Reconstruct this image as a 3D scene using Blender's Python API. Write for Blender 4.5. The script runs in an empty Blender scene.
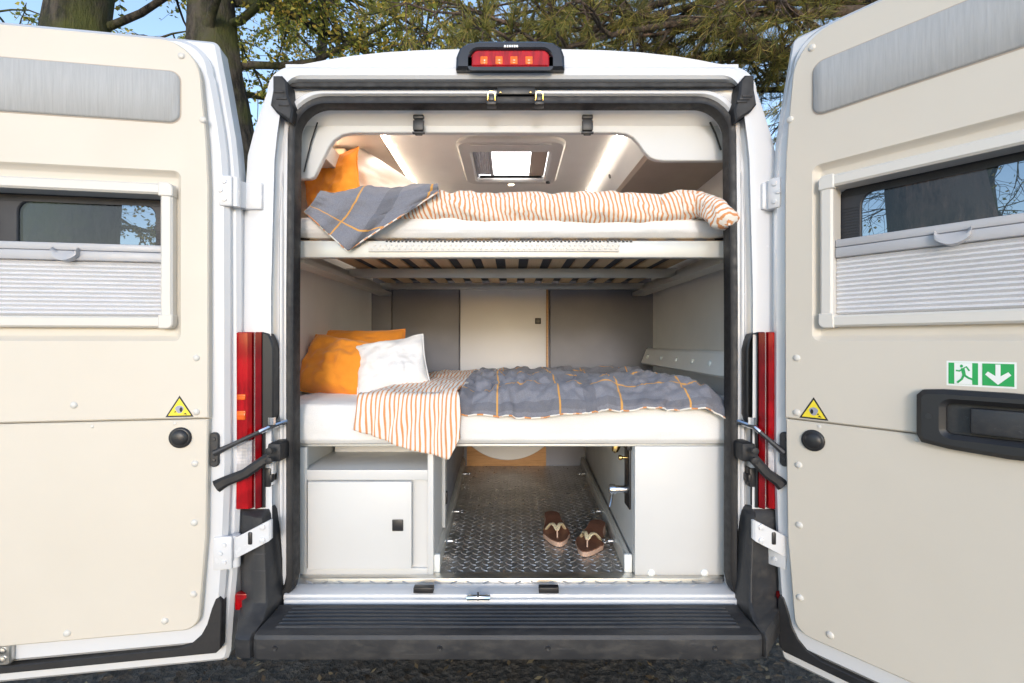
import bpy, bmesh, math, random
import numpy as np
from mathutils import Vector, Matrix, noise

R = math.radians
S = bpy.context.scene
COL = S.collection
F = 480.0            # focal length of the camera in pixels of a 1024 wide picture
CY, CZ = -1.684, 1.437   # the camera stands here (x = 0)


def PX(px, Y):
    return (px - 512.0) * (Y - CY) / F


def PZ(py, Y):
    return CZ - (py - 341.5) * (Y - CY) / F


def P(px, py, Y):
    return Vector((PX(px, Y), Y, PZ(py, Y)))


# ------------------------------------------------------------------ mesh helpers
class MB:
    def __init__(s):
        s.bm = bmesh.new()
        s.uv = s.bm.loops.layers.uv.new('UVMap')

    def v(s, co):
        return s.bm.verts.new(co)

    def f(s, vs, mi=0, uvs=None):
        try:
            fc = s.bm.faces.new(vs)
        except ValueError:
            return None
        fc.material_index = mi
        if uvs:
            for l, u in zip(fc.loops, uvs):
                l[s.uv].uv = u
        return fc

    def box(s, x0, x1, y0, y1, z0, z1, bev=0.0, mi=0, M=None, seg=2):
        r = bmesh.ops.create_cube(s.bm, size=1.0)
        vs = r['verts']
        for v in vs:
            v.co = Vector(((x0 + x1) / 2 + v.co.x * (x1 - x0), (y0 + y1) / 2 + v.co.y * (y1 - y0), (z0 + z1) / 2 + v.co.z * (z1 - z0)))
        fs = set(f for v in vs for f in v.link_faces)
        if bev > 0:
            es = list(set(e for v in vs for e in v.link_edges))
            r2 = bmesh.ops.bevel(s.bm, geom=es, offset=bev, segments=seg, affect='EDGES', profile=0.5)
            fs = set(r2['faces']) | set(f for f in fs if f.is_valid)
        vs2 = set(v for f in fs for v in f.verts)
        for f in fs:
            f.material_index = mi
        if M:
            for v in vs2:
                v.co = M(v.co.x, v.co.y, v.co.z)
        return vs2

    def prism(s, A, B, mi=0, capA=True, capB=True):
        va = [s.v(p) for p in A]
        vb = [s.v(p) for p in B]
        n = len(va)
        for i in range(n):
            j = (i + 1) % n
            s.f([va[i], va[j], vb[j], vb[i]], mi)
        if capA:
            s.f(va[::-1], mi)
        if capB:
            s.f(vb, mi)

    def loft(s, loops, closed=True, mi=0, cap0=False, cap1=False):
        L = [[s.v(p) for p in lp] for lp in loops]
        n = len(L[0])
        for a, b in zip(L, L[1:]):
            for i in range(n if closed else n - 1):
                j = (i + 1) % n
                s.f([a[i], a[j], b[j], b[i]], mi)
        if cap0:
            s.f(L[0][::-1], mi)
        if cap1:
            s.f(L[-1], mi)

    def tube(s, pts, r, seg=8, mi=0, caps=True, ell=(1, 1), up=None, shape=None):
        pts = [Vector(p) for p in pts]
        n = len(pts)
        rs = r if isinstance(r, (list, tuple)) else [r] * n
        t0 = (pts[1] - pts[0]).normalized()
        nrm = Vector(up) if up is not None else (Vector((0, 0, 1)) if abs(t0.z) < 0.9 else Vector((1, 0, 0)))
        loops = []
        for i in range(n):
            t = (pts[min(i + 1, n - 1)] - pts[max(i - 1, 0)]).normalized()
            nrm = (nrm - t * nrm.dot(t))
            nrm = nrm.normalized() if nrm.length > 1e-6 else t.orthogonal().normalized()
            b = t.cross(nrm)
            lp = []
            if shape:
                for (a, c) in shape:
                    lp.append(pts[i] + nrm * a * rs[i] + b * c * rs[i])
            else:
                for k in range(seg):
                    an = 2 * math.pi * k / seg
                    lp.append(pts[i] + nrm * math.cos(an) * rs[i] * ell[0] + b * math.sin(an) * rs[i] * ell[1])
            loops.append(lp)
        s.loft(loops, True, mi, caps, caps)

    def lathe(s, prof, center, axis, seg=20, mi=0):
        # prof: list of (radius, height along axis)
        ax = Vector(axis).normalized()
        o = ax.orthogonal().normalized()
        b = ax.cross(o)
        c = Vector(center)
        loops = []
        for (r, h) in prof:
            loops.append([c + ax * h + (o * math.cos(2 * math.pi * k / seg) + b * math.sin(2 * math.pi * k / seg)) * max(r, 1e-5) for k in range(seg)])
        s.loft(loops, True, mi, True, True)

    def grid(s, fn, nu, nv, mi=0, midx=None, skip=None):
        V = [[None] * (nv + 1) for _ in range(nu + 1)]
        U = {}
        for i in range(nu + 1):
            for j in range(nv + 1):
                r = fn(i / nu, j / nv)
                if isinstance(r, tuple):
                    co, uv = r
                else:
                    co, uv = r, (i / nu, j / nv)
                V[i][j] = s.v(co)
                U[(i, j)] = uv
        for i in range(nu):
            for j in range(nv):
                if skip and skip(i, j):
                    continue
                q = [(i, j), (i + 1, j), (i + 1, j + 1), (i, j + 1)]
                s.f([V[a][b] for a, b in q], midx(i, j) if midx else mi, [U[k] for k in q])
        return V

    def plate(s, outer, holes, n0, n1, M, cham=0.0, mi=0, back=True):
        """flat plate (outline 'outer', holes) from depth n0 to front n1, mapped by M(u, n, z)"""
        def fill(loops, n, flip):
            es = []
            L = []
            for lp in loops:
                vs = [s.v(M(u, n, z)) for u, z in lp]
                L.append(vs)
                for i in range(len(vs)):
                    es.append(s.bm.edges.new((vs[i], vs[(i + 1) % len(vs)])))
            r = bmesh.ops.triangle_fill(s.bm, use_beauty=True, use_dissolve=False, edges=es)
            for g in r['geom']:
                if isinstance(g, bmesh.types.BMFace):
                    g.material_index = mi
            return L
        loops = [outer] + list(holes)
        fl = [offset(lp, cham) if i == 0 else offset(lp, -cham) for i, lp in enumerate(loops)] if cham else loops
        LF = fill(fl, n1, False)
        cur = LF
        d = 1 if n1 > n0 else -1
        if cham:
            mid = [[s.v(M(u, n1 - d * cham, z)) for u, z in lp] for lp in loops]
            for a, b in zip(cur, mid):
                for i in range(len(a)):
                    j = (i + 1) % len(a)
                    s.f([a[i], a[j], b[j], b[i]], mi)
            cur = mid
        if back:
            LB = fill(loops, n0, True)
        else:
            LB = [[s.v(M(u, n0, z)) for u, z in lp] for lp in loops]
        for a, b in zip(cur, LB):
            for i in range(len(a)):
                j = (i + 1) % len(a)
                s.f([a[i], a[j], b[j], b[i]], mi)

    def build(s, name, mat, parent=None, origin=None, smooth=38, recalc=True):
        bm = s.bm
        if recalc:
            bmesh.ops.recalc_face_normals(bm, faces=bm.faces)
        me = bpy.data.meshes.new(name)
        pl = world_loc(parent) if parent else Vector((0, 0, 0))
        org = Vector(origin) if origin is not None else (pl if parent else Vector((0, 0, 0)))
        for v in bm.verts:
            v.co -= org
        bm.to_mesh(me)
        bm.free()
        for m in (mat if isinstance(mat, (list, tuple)) else [mat]):
            me.materials.append(m)
        if smooth:
            me.polygons.foreach_set('use_smooth', [True] * len(me.polygons))
            me.set_sharp_from_angle(angle=R(smooth))
        o = bpy.data.objects.new(name, me)
        COL.objects.link(o)
        if parent:
            o.parent = parent
        o.location = org - pl
        return o


def world_loc(o):
    l = Vector((0, 0, 0))
    while o:
        l = l + o.location
        o = o.parent
    return l


def empty(name, loc):
    o = bpy.data.objects.new(name, None)
    o.empty_display_size = 0.1
    COL.objects.link(o)
    o.location = loc
    return o


def tag(o, label=None, cat=None, group=None, kind=None):
    if label:
        o['label'] = label
    if cat:
        o['category'] = cat
    if group:
        o['group'] = group
    if kind:
        o['kind'] = kind
    return o


def offset(lp, d):
    """inset a closed 2d loop by d (towards its inside)"""
    n = len(lp)
    A = sum(lp[i][0] * lp[(i + 1) % n][1] - lp[(i + 1) % n][0] * lp[i][1] for i in range(n))
    sg = 1 if A > 0 else -1
    out = []
    for i in range(n):
        p0, p1, p2 = Vector(lp[i - 1]), Vector(lp[i]), Vector(lp[(i + 1) % n])
        a = (p1 - p0).normalized()
        b = (p2 - p1).normalized()
        na = Vector((-a.y, a.x)) * sg
        nb = Vector((-b.y, b.x)) * sg
        m = na + nb
        m = m / max(0.3, m.dot(na)) if m.length > 1e-6 else na
        out.append((p1.x + m.x * d, p1.y + m.y * d))
    return out


def rrect(x0, x1, y0, y1, r, k=6):
    rs = r if isinstance(r, (list, tuple)) else [r] * 4     # bl, br, tr, tl
    out = []
    for (cx, cy, a0, rr) in ((x0 + rs[0], y0 + rs[0], 180, rs[0]), (x1 - rs[1], y0 + rs[1], 270, rs[1]), (x1 - rs[2], y1 - rs[2], 0, rs[2]), (x0 + rs[3], y1 - rs[3], 90, rs[3])):
        for i in range(k + 1):
            a = R(a0 + 90.0 * i / k)
            out.append((cx + math.cos(a) * rr, cy + math.sin(a) * rr))
    return out


def fbm(x, y, z=0.0, o=4):
    return noise.fractal(Vector((x, y, z)), 1.0, 2.0, o)


def sstep(a, b, x):
    t = min(1.0, max(0.0, (x - a) / (b - a)))
    return t * t * (3 - 2 * t)


def lerp(a, b, t):
    return a + (b - a) * t


ID = lambda x, y, z: Vector((x, y, z))
XZ = lambda x, y, z: Vector((x, y, z))

# ------------------------------------------------------------------ materials


class NT:
    def __init__(s, name):
        s.m = bpy.data.materials.new(name)
        s.m.use_nodes = True
        s.t = s.m.node_tree
        s.n = s.t.nodes
        s.b = s.n['Principled BSDF']
        s.out = s.n['Material Output']

    def add(s, t, **kw):
        n = s.n.new(t)
        for k, v in kw.items():
            setattr(n, k, v)
        return n

    def link(s, a, b):
        s.t.links.new(a, b)

    def math(s, op, a, b=None):
        n = s.add('ShaderNodeMath', operation=op)
        for i, q in enumerate((a, b)):
            if q is None:
                continue
            if hasattr(q, 'links'):
                s.link(q, n.inputs[i])
            else:
                n.inputs[i].default_value = q
        return n.outputs[0]

    def mix(s, fac, a, b, blend='MIX'):
        n = s.add('ShaderNodeMix', data_type='RGBA', blend_type=blend)
        for i, q in ((0, fac), (6, a), (7, b)):
            if hasattr(q, 'links'):
                s.link(q, n.inputs[i])
            else:
                n.inputs[i].default_value = q if i == 0 else (*q, 1)
        return n.outputs[2]

    def coord(s, which='Object'):
        if not hasattr(s, 'tc'):
            s.tc = s.add('ShaderNodeTexCoord')
        return s.tc.outputs[which]

    def noise(s, scale, detail=4, rough=0.55, vec=None, stretch=None):
        n = s.add('ShaderNodeTexNoise')
        n.inputs['Scale'].default_value = scale
        n.inputs['Detail'].default_value = detail
        n.inputs['Roughness'].default_value = rough
        v = vec if vec is not None else s.coord()
        if stretch:
            mp = s.add('ShaderNodeMapping')
            mp.inputs['Scale'].default_value = stretch
            s.link(v, mp.inputs[0])
            v = mp.outputs[0]
        s.link(v, n.inputs['Vector'])
        return n.outputs['Fac']

    def ramp(s, fac, stops):
        n = s.add('ShaderNodeValToRGB')
        e = n.color_ramp.elements
        while len(e) < len(stops):
            e.new(0.5)
        for q, (p, c) in zip(e, stops):
            q.position = p
            q.color = (*c, 1) if len(c) == 3 else c
        s.link(fac, n.inputs[0])
        return n.outputs[0]

    def bump(s, h, strength=0.2, dist=0.01, prev=None):
        n = s.add('ShaderNodeBump')
        n.inputs['Strength'].default_value = strength
        n.inputs['Distance'].default_value = dist
        s.link(h, n.inputs['Height'])
        if prev is not None:
            s.link(prev, n.inputs['Normal'])
        return n.outputs[0]

    def set(s, **kw):
        for k, v in kw.items():
            i = s.b.inputs[k.replace('_', ' ')]
            if hasattr(v, 'links'):
                s.link(v, i)
            else:
                i.default_value = v


def pm(name, col, rough=0.5, metal=0.0, var=0.06, vscale=3.0, bscale=0.0, bstr=0.1, bdist=0.002, coat=0.0, stretch=None, rvar=0.08, spec=0.5):
    t = NT(name)
    f = t.noise(vscale, 5, 0.6)
    d = tuple(max(0, c * (1 - var)) for c in col)
    l = tuple(min(1, c * (1 + var)) for c in col)
    t.set(Base_Color=t.ramp(f, [(0.3, d), (0.7, l)]))
    f2 = t.noise(vscale * 4.3, 3, 0.6)
    t.set(Roughness=t.ramp(f2, [(0.3, (max(0.02, rough - rvar),) * 3), (0.7, (min(1, rough + rvar),) * 3)]), Metallic=metal)
    t.b.inputs['Specular IOR Level'].default_value = spec
    if coat:
        t.set(Coat_Weight=coat, Coat_Roughness=0.06)
    if bscale:
        t.set(Normal=t.bump(t.noise(bscale, 4, 0.6, stretch=stretch), bstr, bdist))
    return t.m


def emis(name, col, st):
    t = NT(name)
    t.set(Base_Color=(*col, 1), Emission_Color=(*col, 1), Emission_Strength=st)
    return t.m


MT = {}
MT['paint'] = pm('white_paint', (0.655, 0.66, 0.68), 0.26, var=0.006, coat=0.5, bscale=3.0, bstr=0.03, bdist=0.004, rvar=0.015)
MT['cream'] = None
MT['cream_frame'] = pm('cream_plastic', (0.63, 0.605, 0.565), 0.38, var=0.015, bscale=300, bstr=0.05, bdist=0.0005)
MT['lining'] = pm('lining_board', (0.83, 0.815, 0.785), 0.6, var=0.03, vscale=5, bscale=160, bstr=0.15, bdist=0.001)
MT['ceiling'] = pm('ceiling_fabric', (0.81, 0.785, 0.745), 0.8, var=0.03, vscale=6, bscale=250, bstr=0.2, bdist=0.001)
MT['taupe'] = pm('taupe_board', (0.46, 0.38, 0.31), 0.6, var=0.04, vscale=5, bscale=200, bstr=0.1, bdist=0.001)
MT['white_board'] = pm('white_board', (0.60, 0.60, 0.595), 0.42, var=0.02, vscale=3, bscale=350, bstr=0.06, bdist=0.0005)
MT['grey_panel'] = pm('grey_felt_panel', (0.42, 0.425, 0.43), 0.75, var=0.05, vscale=40, bscale=260, bstr=0.35, bdist=0.001, stretch=(1, 1, .15))
MT['grey_wall'] = pm('grey_wall', (0.195, 0.20, 0.232), 0.55, var=0.06, vscale=4, bscale=280, bstr=0.2, bdist=0.0008)
MT['rubber'] = pm('black_rubber', (0.016, 0.016, 0.018), 0.6, var=0.2, vscale=9, bscale=60, bstr=0.1, bdist=0.002, rvar=0.12)
MT['plastic'] = pm('dark_grey_plastic', (0.028, 0.029, 0.032), 0.52, var=0.30, vscale=9, bscale=500, bstr=0.25, bdist=0.0008)
MT['black_plastic'] = pm('black_plastic', (0.02, 0.02, 0.022), 0.4, var=0.15, vscale=7, bscale=400, bstr=0.1, bdist=0.0006)
MT['black_gloss'] = pm('black_gloss', (0.015, 0.015, 0.018), 0.12, var=0.1, coat=0.4)
MT['alu'] = pm('brushed_aluminium', (0.62, 0.61, 0.59), 0.38, 1.0, var=0.06, vscale=8, bscale=60, bstr=0.08, bdist=0.001, stretch=(.05, 1, 1))
MT['alu_paint'] = pm('grey_aluminium_rail', (0.60, 0.59, 0.55), 0.4, 0.35, var=0.05, vscale=6, bscale=90, bstr=0.05, bdist=0.001)
MT['chrome'] = pm('chrome', (0.75, 0.75, 0.76), 0.14, 1.0, var=0.03)
MT['brass'] = pm('brass', (0.80, 0.55, 0.22), 0.22, 1.0, var=0.05)


def door_board():
    t = NT('cream_panel')
    big = t.noise(1.7, 4, .6)
    grain = t.noise(520, 3, .6)
    smear = t.noise(7, 5, .65, stretch=(1, 1, .5))
    scuff = t.noise(26, 6, .8, stretch=(1, 1, 2.2))
    c = t.ramp(big, [(.3, (.60, .552, .478)), (.7, (.63, .582, .508))])
    c = t.mix(t.math('MULTIPLY', t.ramp(scuff, [(.66, (0, 0, 0)), (.76, (1, 1, 1))]), .10), c, (.42, .39, .35))
    t.set(Base_Color=c, Roughness=t.ramp(smear, [(.35, (.40,) * 3), (.65, (.56,) * 3)]))
    b = t.bump(grain, .16, .0006)
    b = t.bump(t.noise(2.6, 3, .5), .25, .012, b)
    t.set(Normal=b)
    return t.m


def pad():
    t = NT('grey_felt_panel')
    st = t.noise(150, 5, .7, stretch=(1, 1, .05))
    c = t.ramp(st, [(.3, (.345, .35, .355)), (.7, (.425, .43, .435))])
    t.set(Base_Color=c, Roughness=.8, Normal=t.bump(st, .5, .0015))
    return t.m




def worn_plastic():
    t = NT('worn_dark_plastic')
    big = t.noise(6, 5, .65)
    dust = t.noise(16, 6, .75, stretch=(.5, 1, 1))
    scr = t.noise(40, 5, .8, stretch=(.06, 1, 1))
    c = t.ramp(big, [(.3, (.022, .023, .026)), (.7, (.036, .036, .039))])
    c = t.mix(t.math('MULTIPLY', t.ramp(dust, [(.48, (0, 0, 0)), (.72, (1, 1, 1))]), .28), c, (.15, .135, .115))
    c = t.mix(t.math('MULTIPLY', t.ramp(scr, [(.62, (0, 0, 0)), (.70, (1, 1, 1))]), .30), c, (.16, .16, .165))
    t.set(Base_Color=c, Roughness=t.ramp(dust, [(.4, (.42,) * 3), (.65, (.66,) * 3)]))
    t.set(Normal=t.bump(t.noise(480, 3, .6), .28, .0008))
    return t.m


MT['plastic'] = worn_plastic()
MT['cream'] = door_board()
MT['grey_panel'] = pad()
MT['sheet'] = None
MT['red_lens'] = None


def lens_mat(name, col, rib=0.0):
    t = NT(name)
    f = t.noise(26, 3, .5, stretch=(2.5, 1, .35))
    g = t.noise(9, 2, .5, stretch=(1, 1, 1.6))
    c1 = t.ramp(f, [(0.36, tuple(c * .68 for c in col)), (0.5, col), (0.66, tuple(min(1, c * 1.15) for c in col))])
    c1 = t.mix(t.ramp(g, [(0.42, (0, 0, 0)), (0.6, (.5, .5, .5))]), c1, tuple(c * .45 for c in col))
    t.set(Base_Color=c1, Roughness=0.12, Coat_Weight=0.15, Coat_Roughness=0.03)
    t.b.inputs["Specular IOR Level"].default_value = 0.32
    w = t.add('ShaderNodeTexWave', wave_type='BANDS', bands_direction='Z')
    w.inputs['Scale'].default_value = 28
    t.link(t.coord(), w.inputs['Vector'])
    t.set(Normal=t.bump(w.outputs['Fac'], rib, 0.002))
    return t.m


MT['red_lens'] = lens_mat('red_lens', (0.40, 0.005, 0.008), 0.0)
MT['dark_red'] = lens_mat('dark_red_lens', (0.22, 0.004, 0.007), 0.0)
MT['orange_cell'] = lens_mat('orange_cell', (0.95, 0.16, 0.02), 0.3)
MT['clear_lens'] = lens_mat('clear_lens', (0.66, 0.64, 0.66), 0.3)


def cloth(name, col, wscale=520, var=0.05, fold=0.0, sheen=0.2):
    t = NT(name)
    f = t.noise(5, 5)
    fine = t.noise(300, 2)
    c = t.ramp(f, [(0.3, tuple(x * (1 - var) for x in col)), (0.7, tuple(min(1, x * (1 + var)) for x in col))])
    c = t.mix(0.25, c, t.ramp(fine, [(0.3, tuple(x * .8 for x in col)), (0.7, tuple(min(1, x * 1.15) for x in col))]))
    t.set(Base_Color=c, Roughness=0.9, Sheen_Weight=sheen)
    t.b.inputs['Specular IOR Level'].default_value = 0.2
    b = t.bump(t.noise(wscale, 2), 0.25, 0.0008)
    if fold:
        b = t.bump(t.noise(9, 4, 0.5), fold, 0.02, b)
    t.set(Normal=b)
    return t.m


MT['sheet'] = cloth('white_sheet', (0.76, 0.75, 0.74), fold=0.25)
MT['orange'] = cloth('orange_linen', (0.80, 0.285, 0.03), var=0.08, fold=0.10)
MT['white_linen'] = cloth('white_linen', (0.78, 0.775, 0.78), fold=0.07)
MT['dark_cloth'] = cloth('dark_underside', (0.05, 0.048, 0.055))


def uv_cloth(name, kind):
    t = NT(name)
    sp = t.add('ShaderNodeSeparateXYZ')
    t.link(t.coord('UV'), sp.inputs[0])
    u, v = sp.outputs[0], sp.outputs[1]
    if kind == 'stripe':
        fr = t.math('FRACT', t.math('DIVIDE', u, 0.0165))
        # soft-edged stripe
        tri = t.math('ABSOLUTE', t.math('SUBTRACT', fr, 0.5))
        n = t.noise(700, 2)
        tri = t.math('ADD', tri, t.math('MULTIPLY', t.math('SUBTRACT', n, 0.5), 0.12))
        fac = t.ramp(tri, [(0.16, (0, 0, 0)), (0.23, (1, 1, 1))])
        col = t.mix(fac, (0.66, 0.29, 0.12), (0.80, 0.76, 0.70))
    else:
        def line(q, per, w, off=0.0):
            fr = t.math('FRACT', t.math('ADD', t.math('DIVIDE', q, per), off))
            return t.math('LESS_THAN', fr, w)
        n = t.noise(420, 2)
        n2 = t.noise(3, 4)
        base = t.ramp(n, [(0.25, (0.15, 0.155, 0.185)), (0.75, (0.26, 0.265, 0.305))])
        dark = t.math('MAXIMUM', line(u, 0.47, 0.10, 0.3), line(v, 0.47, 0.10, 0.3))
        base = t.mix(t.math('MULTIPLY', dark, 0.35), base, (0.06, 0.062, 0.075))
        ln = t.math('MAXIMUM', line(u, 0.235, 0.028), line(v, 0.235, 0.028))
        col = t.mix(t.math('MULTIPLY', ln, 0.92), base, (0.74, 0.36, 0.06))
        col = t.mix(0.12, col, t.ramp(n2, [(0.3, (0.08, 0.08, 0.1)), (0.7, (0.3, 0.3, 0.33))]))
    t.set(Base_Color=col, Roughness=0.92, Sheen_Weight=0.15)
    t.b.inputs['Specular IOR Level'].default_value = 0.15
    b = t.bump(t.noise(600, 2), 0.25, 0.0008)
    b = t.bump(t.noise(14, 5, 0.55), 0.35, 0.012, b)
    t.set(Normal=b)
    return t.m


MT['stripe'] = uv_cloth('orange_striped_cotton', 'stripe')
MT['plaid'] = uv_cloth('grey_checked_cotton', 'plaid')


def wood(name, a, b, stretch, scale=6):
    t = NT(name)
    f = t.noise(scale, 6, 0.65, stretch=stretch)
    t.set(Base_Color=t.ramp(f, [(0.3, a), (0.55, b), (0.75, a)]), Roughness=0.5)
    t.set(Normal=t.bump(f, 0.1, 0.002))
    return t.m


MT['slat'] = wood('beech_slat', (0.72, 0.49, 0.25), (0.82, 0.61, 0.36), (30, 1.2, 30))
MT['wood'] = wood('warm_oak', (0.33, 0.17, 0.07), (0.48, 0.27, 0.12), (1.2, 20, 20))


def bark(name, a, b, moss):
    t = NT(name)
    f = t.noise(8, 9, 0.72, stretch=(1, 1, .3))
    m = t.noise(1.7, 5, 0.6)
    c = t.ramp(f, [(0.42, a), (0.58, b)])
    c = t.mix(t.ramp(m, [(0.45, (0, 0, 0)), (0.62, (1, 1, 1))]), c, moss)
    t.set(Base_Color=c, Roughness=0.95)
    t.set(Normal=t.bump(f, 1.0, 0.12))
    return t.m


MT['bark_moss'] = bark('mossy_bark', (0.020, 0.017, 0.014), (0.12, 0.10, 0.078), (0.10, 0.11, 0.03))
MT['bark_pine'] = bark('pine_bark', (0.035, 0.025, 0.020), (0.30, 0.20, 0.145), (0.13, 0.10, 0.075))


def leaf(name, stops, trans=0.45):
    t = NT(name)
    g = t.add('ShaderNodeNewGeometry')
    c = t.ramp(g.outputs['Random Per Island'], stops)
    t.set(Base_Color=c, Roughness=0.55)
    t.b.inputs['Specular IOR Level'].default_value = 0.3
    tr = t.add('ShaderNodeBsdfTranslucent')
    t.link(c, tr.inputs[0])
    mx = t.add('ShaderNodeMixShader')
    mx.inputs[0].default_value = trans
    t.link(t.b.outputs[0], mx.inputs[1])
    t.link(tr.outputs[0], mx.inputs[2])
    t.link(mx.outputs[0], t.out.inputs[0])
    return t.m


MT['leaf'] = leaf('yellow_green_leaves', [(0.0, (0.13, 0.16, 0.035)), (0.4, (0.32, 0.34, 0.065)), (0.7, (0.52, 0.45, 0.09)), (0.95, (0.68, 0.46, 0.10))])
MT['needle'] = leaf('pine_needles', [(0.0, (0.11, 0.125, 0.035)), (0.5, (0.27, 0.265, 0.07)), (0.85, (0.42, 0.34, 0.09)), (1.0, (0.50, 0.33, 0.13))], 0.3)


def glass(name, tint, rough=0.02):
    t = NT(name)
    tr = t.add('ShaderNodeBsdfTransparent')
    tr.inputs[0].default_value = (*tint, 1)
    gl = t.add('ShaderNodeBsdfGlossy')
    gl.inputs['Roughness'].default_value = rough
    fr = t.add('ShaderNodeFresnel')
    fr.inputs[0].default_value = 1.45
    mx = t.add('ShaderNodeMixShader')
    t.link(fr.outputs[0], mx.inputs[0])
    t.link(tr.outputs[0], mx.inputs[1])
    t.link(gl.outputs[0], mx.inputs[2])
    t.link(mx.outputs[0], t.out.inputs[0])
    return t.m


MT['glass'] = glass('tinted_window_glass', (0.50, 0.53, 0.57))


def milky():
    t = NT('milky_skylight_dome')
    tr = t.add('ShaderNodeBsdfTranslucent')
    tr.inputs[0].default_value = (0.95, 0.95, 0.95, 1)
    tp = t.add('ShaderNodeBsdfTransparent')
    mx = t.add('ShaderNodeMixShader')
    mx.inputs[0].default_value = 0.55
    t.link(tr.outputs[0], mx.inputs[1])
    t.link(tp.outputs[0], mx.inputs[2])
    t.link(mx.outputs[0], t.out.inputs[0])
    return t.m


MT['milky'] = milky()
MT['skylight'] = emis('glowing_skylight_pane', (1.0, 1.0, 1.0), 2.2)  # glow set into the pane itself, in place of daylight passing through
MT['led'] = emis('led_strip', (1.0, 0.89, 0.73), 30.0)
MT['lamp'] = emis('lamp_glow', (1.0, 0.82, 0.55), 12.0)
MT['blind'] = cloth('pleated_blind', (0.66, 0.66, 0.68), sheen=0.0)
MT['mesh_screen'] = pm('dark_fly_screen', (0.02, 0.022, 0.03), 0.5, var=0.1)
MT['sign_yellow'] = pm('sign_yellow', (0.85, 0.68, 0.04), 0.4, var=0.02)
MT['sign_green'] = pm('sign_green', (0.015, 0.36, 0.09), 0.4, var=0.02)
MT['sign_white'] = pm('sign_white', (0.82, 0.84, 0.82), 0.4, var=0.02)
MT['sign_grey'] = pm('sign_grey', (0.33, 0.34, 0.42), 0.4, var=0.02)
MT['black'] = pm('black_print', (0.012, 0.012, 0.014), 0.5, var=0.02)
MT['sole'] = pm('brown_footbed', (0.13, 0.055, 0.033), 0.55, var=0.15, vscale=30, bscale=120, bstr=0.15, bdist=0.002)
MT['sole_edge'] = pm('tan_sole', (0.50, 0.34, 0.26), 0.6, var=0.06, vscale=20)
MT['strap'] = pm('beaded_gold_strap', (0.78, 0.64, 0.42), 0.35, 0.3, var=0.35, vscale=220, bscale=240, bstr=0.8, bdist=0.004)
MT['tread'] = pm('tread_plate', (0.56, 0.53, 0.50), 0.36, 0.85, var=0.18, vscale=7, bscale=90, bstr=0.12, bdist=0.001, rvar=0.12)
MT['tyre'] = pm('tyre_rubber', (0.02, 0.02, 0.02), 0.85)
MT['light_grey'] = pm('light_grey_plastic', (0.42, 0.42, 0.44), 0.4)

# ------------------------------------------------------------------ daylight settings
SUN_AZ, SUN_EL, SUN_E, SUN_ANG = 1.0, 13.0, 0.5, 10.0
SKY_S, DUST, EXPO = 0.15, 0.4, 1.36
WB = 6450

# ------------------------------------------------------------------ the van
van = tag(empty('camper_van', (0, 0, 0)), 'white camper van with both rear doors swung open on a bunk bed interior', 'camper van')

SIDE = [(0.30, .945), (0.5, .965), (0.9, .985), (1.4, .985), (1.8, .968), (2.11, .948), (2.30, .888), (2.42, .838)]


def interp(tab, z):
    if z <= tab[0][0]:
        return tab[0][1]
    for (a, xa), (b, xb) in zip(tab, tab[1:]):
        if z <= b:
            return lerp(xa, xb, (z - a) / (b - a))
    return tab[-1][1]


def uloop(Y, side, inset, r, ztop, zb, nb=26, nc=10, nt=10, Yf=None):
    """U shaped half-frame: up the left side, over the top, down the right side"""
    half = []
    zc = ztop - r
    xc = interp(side, zc) - inset
    for i in range(nb):
        z = lerp(zb, zc, i / (nb - 1))
        half.append((interp(side, z) - inset, z))
    for i in range(1, nc + 1):
        a = R(90.0 * i / nc)
        half.append((xc - r + math.cos(a) * r, zc + math.sin(a) * r))
    xt = xc - r
    for i in range(1, nt + 1):
        half.append((lerp(xt, 0, i / nt), ztop))
    L = [(-x, z) for x, z in half] + [(x, z) for x, z in half[-2::-1]]
    return [Vector((x, Yf(x, z) if Yf else Y, z)) for x, z in L]


OPEN = [(0.3, .788), (1.6, .788), (2.30, .781)]
JAMB = [(0.3, .845), (0.9, .855), (1.6, .858), (2.1, .845), (2.42, .80)]
mb = MB()
loops = [uloop(4.2, SIDE, .0, .09, 2.415, .42), uloop(.12, SIDE, .0, .09, 2.415, .42), uloop(.035, SIDE, .004, .09, 2.414, .42),
         uloop(.008, SIDE, .018, .085, 2.405, .42), uloop(.0, SIDE, .040, .08, 2.395, .42),
         uloop(.0, JAMB, .012, .07, 2.372, .42), uloop(.008, JAMB, .0, .07, 2.362, .42), uloop(.040, JAMB, -.002, .07, 2.356, .42),
         uloop(.046, JAMB, .010, .07, 2.348, .42), uloop(.046, OPEN, -.040, .13, 2.342, .42), uloop(.036, OPEN, -.034, .13, 2.336, .42),
         uloop(.036, OPEN, -.022, .13, 2.326, .42), uloop(.044, OPEN, -.016, .13, 2.322, .42), uloop(.07, OPEN, .0, .13, 2.306, .42), uloop(.10, OPEN, .0, .13, 2.306, .42), uloop(.104, OPEN, -.01, .13, 2.318, .42)]
mb.loft(loops, closed=False)
# rounded pressings on the rear pillars
body = mb.build('body', MT['paint'], van, smooth=30, recalc=True)

for sx in (-1, 1):
    mb = MB()
    pts = [Vector((sx * .825, .040, z)) for z in np.linspace(.66, 2.05, 24)]
    mb.tube(pts, [.012 * min(1, i / 3, (23 - i) / 3) + .0005 for i in range(24)], 10, ell=(.8, 1))
    mb.box(*( (-.868, -.838) if sx < 0 else (.838, .868)), .0015, .03, .93, 1.06, .006)
    mb.build('pillar_pressing', MT['paint'], van)

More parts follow.
